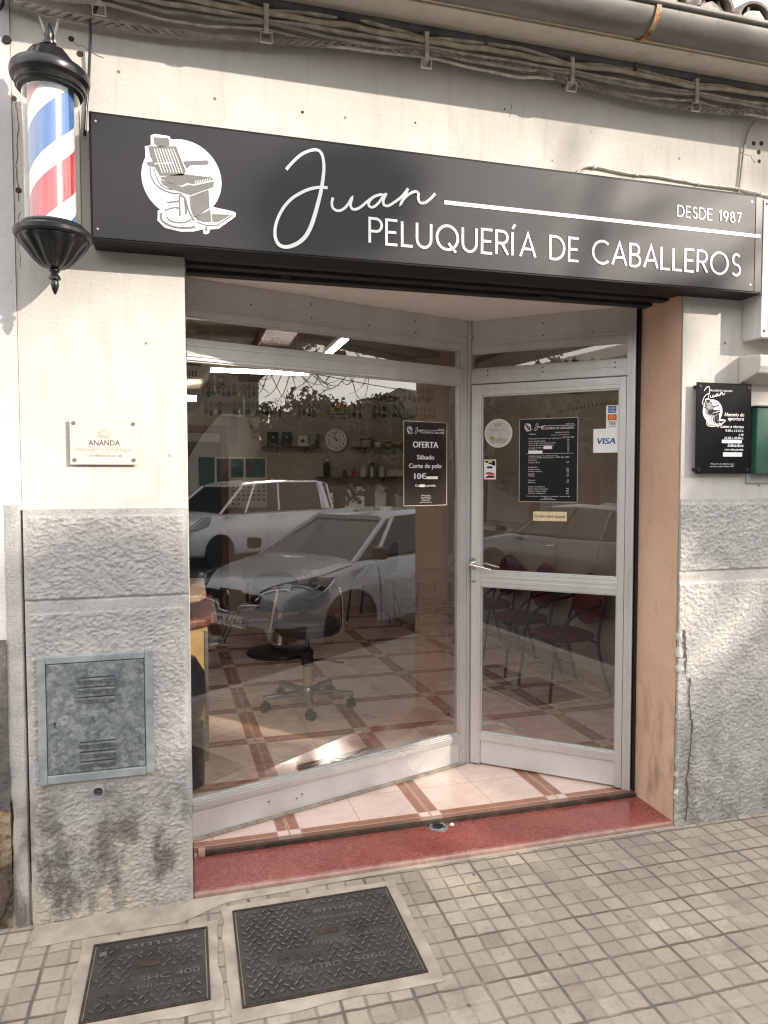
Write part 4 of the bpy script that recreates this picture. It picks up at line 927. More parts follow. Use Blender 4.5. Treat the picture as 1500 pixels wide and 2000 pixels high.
b.lathe([(.016, .009), (.016, .0125), (.011, .0125)], 20, c=(.345, .305, 0)); b.prism([(.29, .29), (.375, .29), (.375, .322), (.29, .322)], .0091, .0122, 'z'); b.build('badge', M_IRONR, e, bev=.002)
b = MB()
for x, r in ((.15, .021), (.205, .013), (.27, .014)): b.tube([(x + r * math.cos(a * PI / 12), .19 + r * math.sin(a * PI / 12), .0095) for a in range(24)], .0022, 5, closed=True)
b.box(.134, .166, .1885, .1915, .009, .0125).box(.1485, .1515, .174, .206, .009, .0126); b.build('standard_mark', M_IRON, e)
b = MB(); b.prism([(.25, .028), (.36, .040), (.36, .050), (.25, .038)], .0089, .0096, 'z'); b.build('lift_slot', M_TEXTD, e)
e, W, H = cover('water_cover', 'smaller square iron water cover in front of rough grey pier', -.347, .042, -.594, -.216,
      [('emaya', .235, .325, .034, .255), ('AIGUA', .13, .283, .018, .085), ('POTABLE', .285, .285, .018, .125), ('SHC 400', .265, .135, .027, .20), ('EN124-2 C250', .255, .098, .017, .19)], [(.145, .235, .20, .255), (.03, .13, .06, .125)])
b = MB(); b.prism([(.152, .208), (.232, .212), (.232, .243), (.152, .239)], .0091, .0122, 'z'); b.build('badge', M_IRONR, e, bev=.002)
b = MB()
for x, r in ((.06, .021), (.108, .012)): b.tube([(x + r * math.cos(a * PI / 12), .092 + r * math.sin(a * PI / 12), .0095) for a in range(24)], .0022, 5, closed=True)
b.box(.044, .076, .0905, .0935, .009, .0125).box(.0585, .0615, .076, .108, .009, .0126); b.build('standard_mark', M_IRON, e)
b = MB(); b.prism([(.02, .30), (.045, .305), (.043, .325), (.02, .32)], .0138, .0160, 'z'); b.build('lift_plug', M_SILVERG, e, bev=.002)

# ---- posters and stickers on the glass
def on(Fm, s, z, d): return Fm @ Matrix.Translation((s, -d, z))
def placed(name, Fm, s, z, d, label, cat, group=None):
    o = empty(name, (0, 0, 0), label, cat, group); o.matrix_world = on(Fm, s, z, d); return o
def edge_lines(b, W, H, t, mi=0, y0=.0006, y1=.0012):
    b.box(0, W, -y1, -y0, 0, t, mi).box(0, W, -y1, -y0, H - t, H, mi).box(0, t, -y1, -y0, t, H - t, mi).box(W - t, W, -y1, -y0, t, H - t, mi)
po = placed('offer_poster', FW, 1.180, 1.567, .003, 'dark brown poster offering Saturday haircut for ten euros on display window', 'poster')
W, H = .298, .463
MB().box(0, W, -.0005, 0, 0, H).build('sheet', M_PBROWN, po)
b = MB(); put_text(b, 'OFERTA', .149, .320, .034, -.001, 'c', .172, bold=.0018); put_text(b, 'Sábado', .149, .256, .025, -.001, 'c', .118, bold=.0010); put_text(b, 'Corte de pelo', .147, .208, .025, -.001, 'c', .222, bold=.0010)
put_text(b, '10€', .072, .148, .031, -.001, 'l', .080, bold=.0016); put_text(b, 'Con cita previa.', .149, .106, .0125, -.001, 'c', .142, bold=.0005)
for i, wd_ in enumerate((.062, .070, .066, .05, .082)): put_text(b, ['Peluquería', 'de caballeros', 'calle principal', 'pide cita', 'solo con cita previa'][i], .15, .055 - .0095 * i, .005, -.001, 'c', wd_)
b.build('lettering', M_WHITE, po)
b = MB(); header(b, .012, .392, .272, 0, 1); b.build('heading', [M_WHITE, M_PBROWN], po)
b = MB(); edge_lines(b, W, H, .0022); b.build('edge', M_CREAM, po)
b = MB(); b.box(.153, .232, -.0018, -.0006, .147, .162).box(.108, .142, -.0018, -.0006, .103, .118); b.build('correction_tape', M_WHITE, po)
MB().lathe([(.012, 0), (.009, .004), (.004, .010)], 14, M=RX(.150, 0, H + .008)).build('suction_cup', mat_glass('suction_cup', 2.5, (.8, .8, .8)), po, smooth=50)
pr = placed('price_list', FD, .272, 1.586, .017, 'black framed price list poster with columns of white print on door glass', 'poster')
W, H = .322, .461
MB().box(0, W, -.0005, 0, 0, H).build('sheet', M_PBLACK, pr)
b = MB(); edge_lines(b, W, H, .0035); b.build('edge', simple('grey_sleeve', (.40, .40, .38), .4), pr)
b = MB(); header(b, .018, .392, .290, 0, 1); b.build('heading', [M_WHITE, M_PBLACK], pr)
b = MB(); x = .053; q = lambda t, z, wd_, xx=x, h_=.0062, al='l': put_text(b, t, xx, z, h_, -.001, al, wd_)
for t, z, wd_ in [('TARIFAS', .372, .038), ('Peluquería y barbería con cita previa', .348, .178), ('Corte de pelo adulto', .334, .092), ('Corte de pelo niños (hasta 12 años)', .323, .148), ('Corte de pelo jubilados', .311, .138), ('Arreglo de barba', .297, .078), ('Degradado', .285, .048), ('Atendemos por la tarde con cita', .252, .16), ('de lunes a viernes con cita previa', .242, .142), ('ESTÉTICA', .228, .046), ('Limpieza facial', .216, .062), ('Depilación', .190, .048), ('Cuerpo entero', .178, .062), ('Medio cuerpo', .167, .075), ('Espalda', .153, .034), ('Axilas', .142, .034), ('Manicura', .118, .038), ('Pedicura', .106, .038), ('Masajes terapéuticos', .082, .092), ('Masaje descontracturante', .070, .108), ('Masaje craneal y facial', .058, .10), ('Masaje relajante', .046, .094)]: q(t, z, wd_)
q('RESERVA DE CITA', .378, .075, .275, .0062, 'r'); q('de lunes a viernes y sábados', .366, .098, .275, .005, 'r'); q('642 361 281', .351, .062, .30, .0072, 'r'); q('642 361 281', .243, .070, .275, .0072, 'r')
for z, t in [(.337, '10€'), (.324, '8€'), (.311, '9€'), (.298, '6€'), (.286, '8€'), (.274, '3€'), (.216, '25€'), (.180, '30€'), (.168, '15€'), (.154, '9€'), (.142, '10€'), (.118, '8€'), (.107, '15€'), (.072, '30€'), (.059, '20€'), (.046, '35€')]: q(t, z, None, .275, .0065, 'r')
q('Pedir cita previa · Peluquería de caballeros · 642 361 281', .030, .238, .162, .005, 'c'); q('Síguenos', .021, .045, .162, .005, 'c'); q('peluqueria de caballeros', .013, .088, .162, .005, 'c')
b.box(.040, .296, -.001, -.0006, .2665, .268)
b.build('lettering', M_WHITE, pr)
b = MB(); b.box(.136, .183, -.0018, -.0006, .292, .309).box(.052, .13, -.0018, -.0006, .2685, .284); b.build('correction_tape', M_WHITE, pr)
MB().lathe([(.012, 0), (.009, .004), (.004, .010)], 14, M=RX(.160, 0, H + .010)).build('suction_cup', bpy.data.materials['suction_cup'], pr, smooth=50)
rd = placed('round_sticker', FD, .152, 1.972, .0165, 'round pale sticker with machine drawing on the door glass', 'sticker')
b = MB(); b.lathe([(.0805, 0), (.0805, .0005)], 48, M=Matrix.Rotation(PI / 2, 4, 'X')); b.build('disc', M_CREAM, rd)
b = MB(); b.lathe([(.0725, .0006), (.0725, .0009)], 48, M=Matrix.Rotation(PI / 2, 4, 'X')); b.build('print', simple('pale_print', (.56, .53, .48), .5), rd)
b = MB(); put_text(b, 'NAMC', -.004, .043, .010, -.0012, 'c', .034); b.box(-.024, .016, -.0011, -.0009, .0395, .0405).box(-.024, .016, -.0011, -.0009, .0555, .0565).box(-.024, -.023, -.0011, -.0009, .0405, .0555).box(.015, .016, -.0011, -.0009, .0405, .0555)
b.ribbon([(-.050, -.03), (-.036, .018), (.0, .018), (.012, -.028)], .0016, .0009, .0012); b.ribbon([(-.055, .022), (.002, .02)], .0014, .0009, .0012)
for i in range(5): b.ribbon([(-.052 + .004 * i, -.032 - .006 * i), (0, -.028 - .006 * i), (.055 - .004 * i, -.034 - .006 * i)], .0016, .0009, .0012)
b.build('drawing', M_TEXTD, rd)
b = MB(); b.ribbon(spline([(.018, .024), (.045, .012), (.055, -.012)], 5), .004, .0009, .0013); b.build('drawing', simple('pink_print', (.55, .25, .22), .5), rd)
b = MB(); b.box(-.040, -.028, -.0014, -.001, -.040, -.012).box(-.048, -.020, -.0014, -.0009, -.031, -.021); b.build('green_cross', M_GREENP, rd)
ad = placed('small_advert', FD, .069, 1.712, .0165, 'small white advert card with red and black print on door glass', 'sticker')
MB().box(0, .070, -.0004, 0, 0, .112).build('card', M_WHITE, ad)
b = MB(); b.prism([(.006, .106), (.066, .106), (.066, .075), (.04, .085), (.006, .098)], -.001, -.0005, 'y'); b.box(.018, .05, -.001, -.0005, .062, .074); b.prism([(.008, .012), (.03, .024), (.062, .018), (.064, .010), (.01, .006)], -.0008, -.0005, 'y'); b.build('print', M_PBLACK, ad)
b = MB(); b.prism([(.006, .028), (.02, .042), (.046, .04), (.064, .03), (.06, .022), (.03, .027)], -.001, -.0005, 'y'); b.box(.006, .064, -.0012, -.0009, .008, .011); b.build('print', M_REDP, ad)
b = MB(); b.box(.024, .048, -.0014, -.001, .095, .103); b.build('print', M_YELLOW, ad)
cs = placed('card_sticker', FD, .738, 1.980, .0165, 'tall white sticker of three payment card marks on door glass', 'sticker')
MB().box(0, .061, -.0004, 0, 0, .122).build('card', M_WHITE, cs)
MB().box(.010, .051, -.0010, -.0005, .082, .118).build('mark', M_BLUE, cs)
b = MB(); put_text(b, 'AMEX', .0305, .1015, .010, -.0013, 'c', .033); put_text(b, 'CARD', .0305, .087, .010, -.0013, 'c', .033); b.build('lettering', M_WHITE, cs)
MB().box(.008, .053, -.0010, -.0005, .044, .074).build('mark', M_REDP, cs)
b = MB(); b.lathe([(.012, .0011), (.012, .0014)], 20, M=RX(.024, 0, .059)); b.lathe([(.012, .0012), (.012, .0016)], 20, M=RX(.037, 0, .059)); b.build('mark', M_ORANGE, cs)
b = MB(); put_text(b, 'VISA', .0305, .018, .015, -.0010, 'c', .036, shear=.2, bold=.0005); b.box(.008, .053, -.0010, -.0005, .008, .010); b.box(.008, .053, -.0010, -.0005, .037, .039); b.build('lettering', M_PBLACK, cs)
vs_ = placed('payment_sticker', FD, .673, 1.853, .0165, 'square white payment sticker with blue capitals on door glass', 'sticker')
MB().box(0, .127, -.0004, 0, 0, .127).build('card', M_WHITE, vs_, bev=0)
b = MB(); put_text(b, 'VISA', .064, .046, .032, -.001, 'c', .098, shear=.2, bold=.0016); b.build('lettering', M_BLUE, vs_)
dl = placed('door_notice', FD, .354, 1.482, .0165, 'cream strip notice asking to close the door on door glass', 'notice')
MB().box(0, .184, -.002, 0, 0, .052).build('plate', simple('cream_label', (.72, .58, .36), .5), dl, bev=.001)
b = MB(); put_text(b, 'Por favor cierren la puerta', .092, .019, .016, -.0024, 'c', .166, bold=.0004); b.build('lettering', M_TEXTD, dl)

# ================================================================== INSIDE THE SHOP
FZ = .05
# ceiling tubes
def tube_lamp(loc, length, along, label):
    e = empty('fluorescent_lamp', loc, label, 'ceiling lamp', 'fluorescent ceiling lamps')
    a = (length / 2, .03) if along == 'x' else (.03, length / 2)
    MB().tube([(-a[0] * .8, -a[1] * .8, .03), (-a[0] * .8, -a[1] * .8, 2.999 - loc[2])], .004, 6).tube([(a[0] * .8, a[1] * .8, .03), (a[0] * .8, a[1] * .8, 2.999 - loc[2])], .004, 6).build('hanger', M_CREAM, e)
    MB().box(-a[0], a[0], -a[1], a[1], 0, .035).build('housing', M_CREAM, e, bev=.004)
    MB().tube([(-length / 2, 0, -.018), (length / 2, 0, -.018)] if along == 'x' else [(0, -length / 2, -.018), (0, length / 2, -.018)], .016, 10).build('tube', M_LAMP, e, smooth=50)
    return e
tube_lamp((.59, 3.45, 2.675), .93, 'x', 'lit fluorescent lamp running across the shop, level with top of window')
tube_lamp((1.145, 2.62, 2.765), .76, 'y', 'lit fluorescent lamp running away from the window, seen through upper pane')
# back-wall furniture
BY = 5.64
dw = empty('inner_doorway', (.20, BY, FZ), 'dark doorway with brown wooden frame at the back of the shop', 'doorway')
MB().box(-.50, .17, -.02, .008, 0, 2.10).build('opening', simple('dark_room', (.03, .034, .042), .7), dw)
MB().box(.1705, .255, -.05, .008, 0, 2.285).box(-.5, .1705, -.05, .008, 2.2, 2.285).build('frame', M_BROWNWOOD, dw, bev=.004)
MB().box(-.45, .17, -.03, .008, 2.101, 2.199).build('transom', simple('pale_transom', (.40, .38, .35), .6), dw)
ck = empty('wall_clock', (1.748, BY - .03, 2.19), 'round white wall clock with black numerals between the two shelves', 'clock')
MB().lathe([(.142, -.0), (.146, .018), (.136, .030), (.128, .026)], 40, M=Matrix.Rotation(PI / 2, 4, 'X')).build('case', M_CREAM, ck, smooth=40)
MB().lathe([(.128, .0262), (.128, .0268)], 40, M=Matrix.Rotation(PI / 2, 4, 'X')).build('dial', M_WHITE, ck)
b = MB()
for i in range(12): put_text(b, str(i + 1), .100 * math.sin((i + 1) * PI / 6), .100 * math.cos((i + 1) * PI / 6) - .013, .026, -.0275, 'c', bold=.0012)
b.build('numeral', M_PBLACK, ck)
for nm_, an, ln, wd_ in (('hour_hand', -62, .062, .010), ('minute_hand', -14, .095, .007)):
    a = math.radians(an); MB().ribbon([(-.02 * math.sin(a), -.02 * math.cos(a)), (ln * math.sin(a), ln * math.cos(a))], wd_, .028, .030).build(nm_, M_PBLACK, ck)
fp = empty('framed_picture', (1.766, BY - .02, 2.465), 'framed square picture of fruit above the wall clock', 'picture')
b = MB(); b.box(-.146, .146, -.014, .01, 0, .022).box(-.146, .146, -.014, .01, .226, .248).box(-.146, -.124, -.014, .01, .022, .226).box(.124, .146, -.014, .01, .022, .226); b.build('frame', simple('pale_frame', (.42, .36, .29), .5), fp)
b = MB(); b.box(-.124, .124, -.004, 0, .022, .226); b.build('mount', simple('mount_board', (.50, .46, .40), .7), fp)
b = MB(); edge = [(-.11, .034), (.11, .034), (.11, .214), (-.11, .214)]; b.ribbon(edge, .008, .004, .006, closed=True); b.ribbon([(-.095, .05), (.095, .05), (.095, .2), (-.095, .2)], .005, .004, .006, closed=True); b.build('border', M_PBLACK, fp)
for (x, z, r, m_) in [(-.045, .148, .030, M_PBLACK), (.042, .152, .036, M_ORANGE), (-.01, .098, .028, M_BROWNWOOD), (.035, .09, .022, M_GREENP), (-.05, .098, .02, M_YELLOW)]:
    MB().lathe([(r, .0042), (r * .9, .0062)], 16, M=RX(x, 0, z)).build('fruit', m_, fp)
cl = empty('wall_calendar', (.693, BY - .01, 1.375), 'large paper wall calendar with teal picture and black day numbers', 'calendar')
MB().box(-.22, .22, -.003, 0, 0, .60).build('sheet', M_PAPER, cl)
MB().box(-.20, .20, -.005, -.0031, .36, .585).build('picture', M_TEAL, cl)
b = MB(); b.ribbon(spline([(.02, .37), (.0, .42), (.03, .46), (.0, .52), (.02, .56)], 5), [.05] * 21, .005, .007); b.ribbon([(-.07, .53), (.02, .49), (.11, .54)], .02, .005, .007); b.build('figure', M_BROWNWOOD, cl)
b = MB(); put_text(b, '2023', 0, .300, .030, -.004, 'c', .11)
d = 2
for rw in range(5):
    for c_ in range(7):
        if d <= 31: put_text(b, str(d), -.178 + .0595 * c_, .235 - .05 * rw, .028, -.004, 'c', bold=.0015)
        d += 1
b.build('day_number', M_PBLACK, cl)
SHELF = simple('dark_shelf', (.10, .085, .07), .5)
def shelf(x0, x1, z, label):
    e = empty('wall_shelf', ((x0 + x1) / 2, BY, z), label, 'shelf', 'shelves on the back wall'); h_ = (x1 - x0) / 2
    MB().box(-h_, h_, -.20, 0, -.012, 0).build('board', SHELF, e, bev=.002)
    for x in (-h_ * .5, h_ * .5): MB().prism([(-.15, -.0125), (-.005, -.0125), (-.005, -.075)], x - .006, x + .006, 'x').build('bracket', SHELF, e)
    return e
shelf(.86, 1.55, 2.103, 'upper wall shelf of boxes and black books left of the clock')
shelf(1.93, 2.66, 2.103, 'upper wall shelf right of the clock with striped gift box')
shelf(1.50, 2.62, 1.742, 'long lower wall shelf of jars and black bottle')
def box_item(name, x, w_, z, h_, m_, label, cat, d=.06, deco=None):
    e = empty(name, (x, BY - .12, z + .0005), label, cat)
    MB().box(-w_ / 2, w_ / 2, -d / 2, d / 2, 0, h_).build('body', m_, e, bev=.003)
    if deco: deco(e, w_, h_, d)
    return e
def dia(e, w_, h_, d): MB().prism([(0, h_ * .3), (w_ * .3, h_ * .5), (0, h_ * .72), (-w_ * .3, h_ * .5)], -d / 2 - .0015, -d / 2 - .0002, 'y').build('emblem', M_BROWNWOOD, e)
def dots(e, w_, h_, d):
    b = MB(); b.box(-w_ * .25, w_ * .25, -d / 2 - .0015, -d / 2 - .0002, h_ * .12, h_ * .15); b.lathe([(.012, 0), (.012, .001)], 10, M=RX(0, -d / 2 - .0002, h_ * .6)); b.build('print', M_CREAM, e)
def band_(e, w_, h_, d): MB().box(-w_ / 2 - .003, w_ / 2 + .003, -d / 2 - .003, d / 2, h_ * .55, h_ * .72).build('ribbon', M_PBLACK, e)
box_item('display_book', .975, .125, 2.103, .165, M_PBLACK, 'black upright book, leftmost on shelf left of clock', 'book', deco=dots)
box_item('display_book', 1.137, .108, 2.103, .165, M_PBLACK, 'second black upright book on shelf left of clock', 'book', deco=dots)
box_item('gift_box', 1.325, .115, 2.103, .122, M_PAPER, 'white box with brown diamond on shelf left of clock', 'box', deco=dia)
box_item('notebook', 1.44, .055, 2.103, .14, simple('grey_board', (.30, .29, .27), .6), 'grey upright notebook beside white diamond box on shelf', 'book')
box_item('notebook', 1.51, .022, 2.103, .155, M_TEXTD, 'thin black notebook at right end of upper shelf left of clock', 'book')
box_item('gift_box', 2.10, .11, 2.103, .15, simple('tan_box', (.42, .34, .25), .6), 'tan box with black ribbon on shelf right of clock', 'box', deco=band_)
box_item('desk_clock', 2.25, .068, 2.103, .060, M_PAPER, 'small white cube on shelf right of clock', 'ornament', deco=dots)
box_item('spice_tin', 2.385, .045, 2.103, .09, M_WOOD, 'orange tin on the upper shelf near the offer poster', 'tin', deco=band_)
box_item('spice_tin', 2.575, .055, 2.103, .085, M_REDP, 'red tin at right end of upper shelf', 'tin', deco=band_)
def jar(name, x, r, z, h_, m_, cap_, label, cat):
    e = empty(name, (x, BY - .10, z + .0005), label, cat)
    MB().lathe([(r, 0), (r, h_ * .72), (r * .55, h_ * .82), (r * .5, h_ * .86)], 16).build('body', m_, e, smooth=40)
    MB().lathe([(r * .56, h_ * .861), (r * .56, h_)], 14).build('cap', cap_, e, smooth=40)
jar('lotion_bottle', 1.62, .035, 1.742, .215, M_PBLACK, M_CREAM, 'black lotion bottle with pale label at left of lower shelf', 'bottle')
jar('lotion_jar', 1.84, .03, 1.742, .08, M_BROWNWOOD, M_TEXTD, 'small brown jar on the lower shelf under the clock', 'jar')
jar('lotion_jar', 1.96, .03, 1.742, .085, M_REDP, M_TEXTD, 'small reddish jar on the lower shelf', 'jar')
jar('lotion_jar', 2.08, .042, 1.742, .15, M_CREAM, M_CREAM, 'cream lotion jar beside steel jar on lower shelf', 'jar')
jar('steel_jar', 2.19, .045, 1.742, .17, M_SILVERG, M_TEXTD, 'steel jar with dark lid on the lower shelf', 'jar')
jar('lotion_jar', 2.31, .035, 1.742, .13, M_PAPER, M_CREAM, 'white jar at right of lower shelf', 'jar')
box_item('tissue_box', 2.47, .20, 1.742, .085, M_PAPER, 'white low cardboard box at right end of lower shelf', 'box', d=.1, deco=dots)
box_item('tissue_box', 1.42, .0001 + .09, 2.103, .03, M_CREAM, 'flat cream soap box between diamond box and grey notebook', 'box')
# keyrings on hooks in rows
KEYS = []
def keyring_proto(k, m_):
    b = MB(); b.box(-.004, .004, -.012, .0, -.006, .012)
    b.tube([(.014 * math.cos(a * PI / 5), -.010, -.022 + .017 * math.sin(a * PI / 5)) for a in range(10)], .0032, 4, closed=True)
    b.box(-.0025, .0025, -.012, -.008, -.066, -.038)
    if k == 0: b.lathe([(.019, 0), (.019, .006)], 12, M=RX(0, -.007, -.084))
    elif k == 1: b.box(-.015, .015, -.014, -.007, -.112, -.064)
    elif k == 2: b.prism([(-.006, -.064), (.006, -.064), (.018, -.082), (.018, -.122), (-.018, -.122), (-.018, -.082)], -.016, -.006, 'y')
    elif k == 3: b.prism([(-.008, -.064), (.008, -.064), (.009, -.115), (0, -.128), (-.009, -.115)], -.014, -.007, 'y')
    else: b.prism([(0, -.062), (.016, -.085), (.005, -.10), (.010, -.125), (-.010, -.125), (-.005, -.10), (-.016, -.085)], -.014, -.007, 'y')
    o = b.build('keyring', m_); return o
KM = [M_PBLACK, M_TEXTD, simple('pewter', (.22, .21, .19), .4, .7), M_BROWNWOOD, simple('brass', (.36, .25, .09), .4, .6), M_PBLACK]
rr = random.Random(12); kn = 0
protos = [keyring_proto(k, KM[k if k < 5 else 0]) for k in range(5)]; used = [False] * 5
def keyring(x, y, z, rz, label, grp):
    k = rr.choice([0, 0, 1, 1, 2, 2, 3, 4]) if 'bottle' not in label else 2
    o = protos[k] if not used[k] else protos[k].copy()
    if used[k]: C.objects.link(o)
    used[k] = True
    o.location = (x, y, z); o.rotation_euler = (0, 0, rz); s_ = rr.uniform(1.1, 1.4); o.scale = (s_, s_, s_)
    tag(o, label, 'keyring', grp)
for (x0, x1, z, st_, lab, grp) in [(.14, 1.02, 2.822, .058, 'small keyring in the upper row at back wall beside the doorway', 'upper row of keyrings by the doorway'), (.22, 1.09, 2.610, .054, 'small keyring in the lower row at back wall beside the doorway', 'lower row of keyrings by the doorway'),
                                (1.25, 1.60, 2.610, .062, 'small keyring in the lower row left of framed picture', 'keyrings left of the picture'), (1.98, 2.12, 2.610, .07, 'small keyring in the lower row just right of framed picture', 'keyrings right of the picture'),
                                (2.12, 3.05, 2.838, .062, 'small bottle keyring of upper row seen above the offer poster', 'upper row of keyrings above the poster'), (2.24, 3.05, 2.610, .060, 'small keyring of lower row seen just above the offer poster', 'lower row of keyrings above the poster')]:
    x = x0
    while x < x1: keyring(x, BY - .002, z + rr.uniform(-.004, .004), rr.uniform(-.15, .15), lab, grp); x += st_ * rr.uniform(.9, 1.1)
for z, lab, grp in ((2.838, 'small keyring in upper row along side wall behind the door', 'upper row of side wall keyrings'), (2.610, 'small keyring in lower row along side wall behind the door', 'lower row of side wall keyrings')):
    y = 1.5
    while y < 5.5: keyring(3.148, y, z + rr.uniform(-.004, .004), PI / 2 + rr.uniform(-.15, .15), lab, grp); y += .078
y = 1.55
while y < 2.75: keyring(3.148, y, 2.30, PI / 2 + rr.uniform(-.15, .15), 'small keyring in short third row near loudspeaker on side wall', 'third row of side wall keyrings'); y += .062
pe = empty('hanging_pennant', (.53, BY - .012, 2.10), 'narrow lilac pennant with dark letters hanging below keyrings', 'pennant')
MB().prism([(-.045, .45), (.045, .45), (.045, .06), (0, .0), (-.045, .06)], -.004, .0, 'y').build('cloth', simple('lilac_cloth', (.26, .24, .30), .8), pe)
b = MB(); b.ribbon(spline([(-.02, .36), (.02, .33), (-.015, .28), (.02, .24), (-.02, .2)], 4), .008, .004, .006); b.build('print', M_PBLACK, pe)
# dark speaker high on the side wall
sp = empty('wall_speaker', (3.06, 2.35, 2.42), 'small black loudspeaker high on the wall above payment stickers', 'loudspeaker')
MB().box(-.07, .085, -.08, .08, 0, .26).build('cabinet', M_PBLACK, sp, bev=.01)
MB().lathe([(.055, 0), (.05, .006), (.02, .002)], 20, c=(0, 0, 0), M=Matrix.Translation((-.0702, 0, .1)) @ Matrix.Rotation(-PI / 2, 4, 'Y')).build('cone', simple('speaker_cone', (.06, .06, .06), .6), sp, smooth=50)
# air conditioner and dark wall cupboard at the near side wall
ac = empty('air_conditioner', (-.05, 1.7, 2.27), 'white air conditioner end with vents and lit strip below', 'air conditioner')
MB().prism([(-.5, .0), (.145, .04), (.20, .115), (-.5, .14)], -.25, .25, 'y').build('case', M_CREAM, ac, bev=.01)
b = MB(); [b.box(.0 + .017 * i, .008 + .017 * i, -.2515, -.2502, .052, .085) for i in range(7)]; b.build('vent', M_TEXTD, ac)
MB().tube([(-.4, -.1, -.06), (.11, -.1, -.06)], .018, 10).build('tube', M_LAMP, ac, smooth=50)
MB().box(-.5, -.38, -.15, -.05, -.08, .01).build('tube_bracket', M_CREAM, ac)
# counter with worktop
ct = empty('wooden_counter', (-.2, 1.62, FZ), 'yellow wood counter with rounded brown top just inside the window', 'counter')
MB().box(-.45, .30, -.30, .5, 0, .80).build('cabinet', M_WOOD, ct, bev=.006)
MB().prism([(-.45, -.38), (.16, -.38), (.30, -.32), (.36, -.18), (.36, .55), (-.45, .55)], .801, .86, 'z').build('worktop', M_BROWNWOOD, ct, bev=.02, seg=3)
MB().prism([(-.45, -.30), (.14, -.30), (.26, -.24), (.30, -.12), (.30, .5), (-.45, .5)], .94, .985, 'z').box(-.3, .1, .1, .3, .86, .94).build('upper_shelf', simple('pale_wood', (.42, .28, .17), .45), ct, bev=.012, seg=3)
MB().box(.283, .3025, -.305, -.285, .02, .78).build('metal_edge', M_SILVERG, ct, bev=.002)
bn = empty('black_drum', (-.10, 1.02, FZ), 'black rounded bin standing against the wooden counter by the window', 'bin')
MB().lathe([(.155, 0), (.168, .02), (.172, .30), (.168, .335), (.15, .345)], 28).build('bin', M_BLACK, bn, smooth=40)
MB().lathe([(.10, .345), (.165, .39), (.185, .50), (.175, .62), (.13, .70), (.05, .72)], 28).build('drum', M_BLACK, bn, smooth=50)
# hairdresser's stool chair
sc = empty('salon_chair', (.832, 2.20, FZ), 'dark leather salon chair on five spoke steel star base inside window', 'salon chair')
b = MB()
for i in range(5):
    a = i * 2 * PI / 5 - PI / 2 - .10; c_, s_ = math.cos(a), math.sin(a)
    b.prism([(.03, -.026), (.33, -.019), (.345, 0), (.33, .019), (.03, .026)], .085, .118, 'z', M=Matrix.Rotation(a, 4, 'Z'))
b.lathe([(.05, .075), (.05, .13), (.035, .15)], 24); b.build('star_base', simple('dull_steel', (.34, .33, .32), .25, .9, mottle=.15), sc, bev=.006, smooth=40)
for i in range(5):
    a = i * 2 * PI / 5 - PI / 2 - .10; p_ = Vector((.325 * math.cos(a), .325 * math.sin(a), 0)); Mr = Matrix.Translation(p_) @ Matrix.Rotation(a + .6, 4, 'Z')
    b = MB()
    for q in (-.016, .016): b.lathe([(.012, -.009), (.033, -.007), (.033, .007), (.012, .009)], 16, M=Mr @ Matrix.Translation((q, 0, .033)) @ Matrix.Rotation(PI / 2, 4, 'Y'))
    b.box(-.008, .008, -.012, .012, .033, .086, M=Mr); b.build('caster', M_BLACK, sc, smooth=40)
b = MB(); b.lathe([(.034, .13), (.034, .30)], 20); b.build('column_sleeve', M_WOOD if False else simple('brass_sleeve', (.50, .45, .32), .35, .6), sc, smooth=40)
b = MB(); b.lathe([(.045, .30), (.047, .345), (.04, .36), (.044, .385), (.046, .41), (.02, .415), (.016, .50), (.05, .505), (.06, .53)], 20); b.tube([(.03, 0, .33), (.12, -.02, .338), (.22, -.05, .318), (.26, -.06, .316)], [.007, .006, .008, .010], 8); b.build('gas_lift', M_DARKSTEEL, sc, smooth=40)
def pad(mb, rx, ry, z0_, z1_, n=36, e=2.6, M=None):
    prof = [(.0, .0), (.80, .02), (.95, .22), (1.0, .5), (.965, .78), (.82, .96), (.45, 1.03), (.0, 1.05)]; v = []; f = []
    for r, t in prof:
        for i in range(n):
            a = 2 * PI * i / n; c_, s_ = math.cos(a), math.sin(a); k = (abs(c_) ** e + abs(s_) ** e) ** (-1 / e)
            v.append((rx * r * c_ * k, ry * r * s_ * k, z0_ + (z1_ - z0_) * t))
    for k in range(len(prof) - 1):
        for i in range(n): f.append((k * n + i, k * n + (i + 1) % n, (k + 1) * n + (i + 1) % n, (k + 1) * n + i))
    mb.add(v, f, 0, M)
b = MB(); pad(b, .245, .235, .53, .645); b.build('seat', M_LEATHER, sc, smooth=80)
b = MB(); pad(b, .235, .105, -.035, .04, M=Matrix.Translation((-.02, .24, .762)) @ Matrix.Rotation(math.radians(80), 4, 'X')); b.build('backrest', simple('black_leather', (.008, .007, .007), .5, spec=.3), sc, smooth=80)
for s_ in (-1, 1):
    b = MB(); b.tube(spline([(s_ * .25, .12, .57), (s_ * .265, .02, .575), (s_ * .255, -.03, .68), (s_ * .235, -.10, .83), (s_ * .225, -.06, .868), (s_ * .225, .10, .872), (s_ * .225, .22, .86), (s_ * .20, .26, .80)], 6), .013, 10)
    b.lathe([(.034, -.012), (.034, .012)], 20, M=Matrix.Translation((s_ * .266, .05, .575)) @ Matrix.Rotation(PI / 2, 4, 'Y')); b.build('armrest', M_CHROME, sc, smooth=50)
MB().box(-.03, .03, .19, .235, .54, .74).build('back_stay', M_DARKSTEEL, sc, bev=.005)
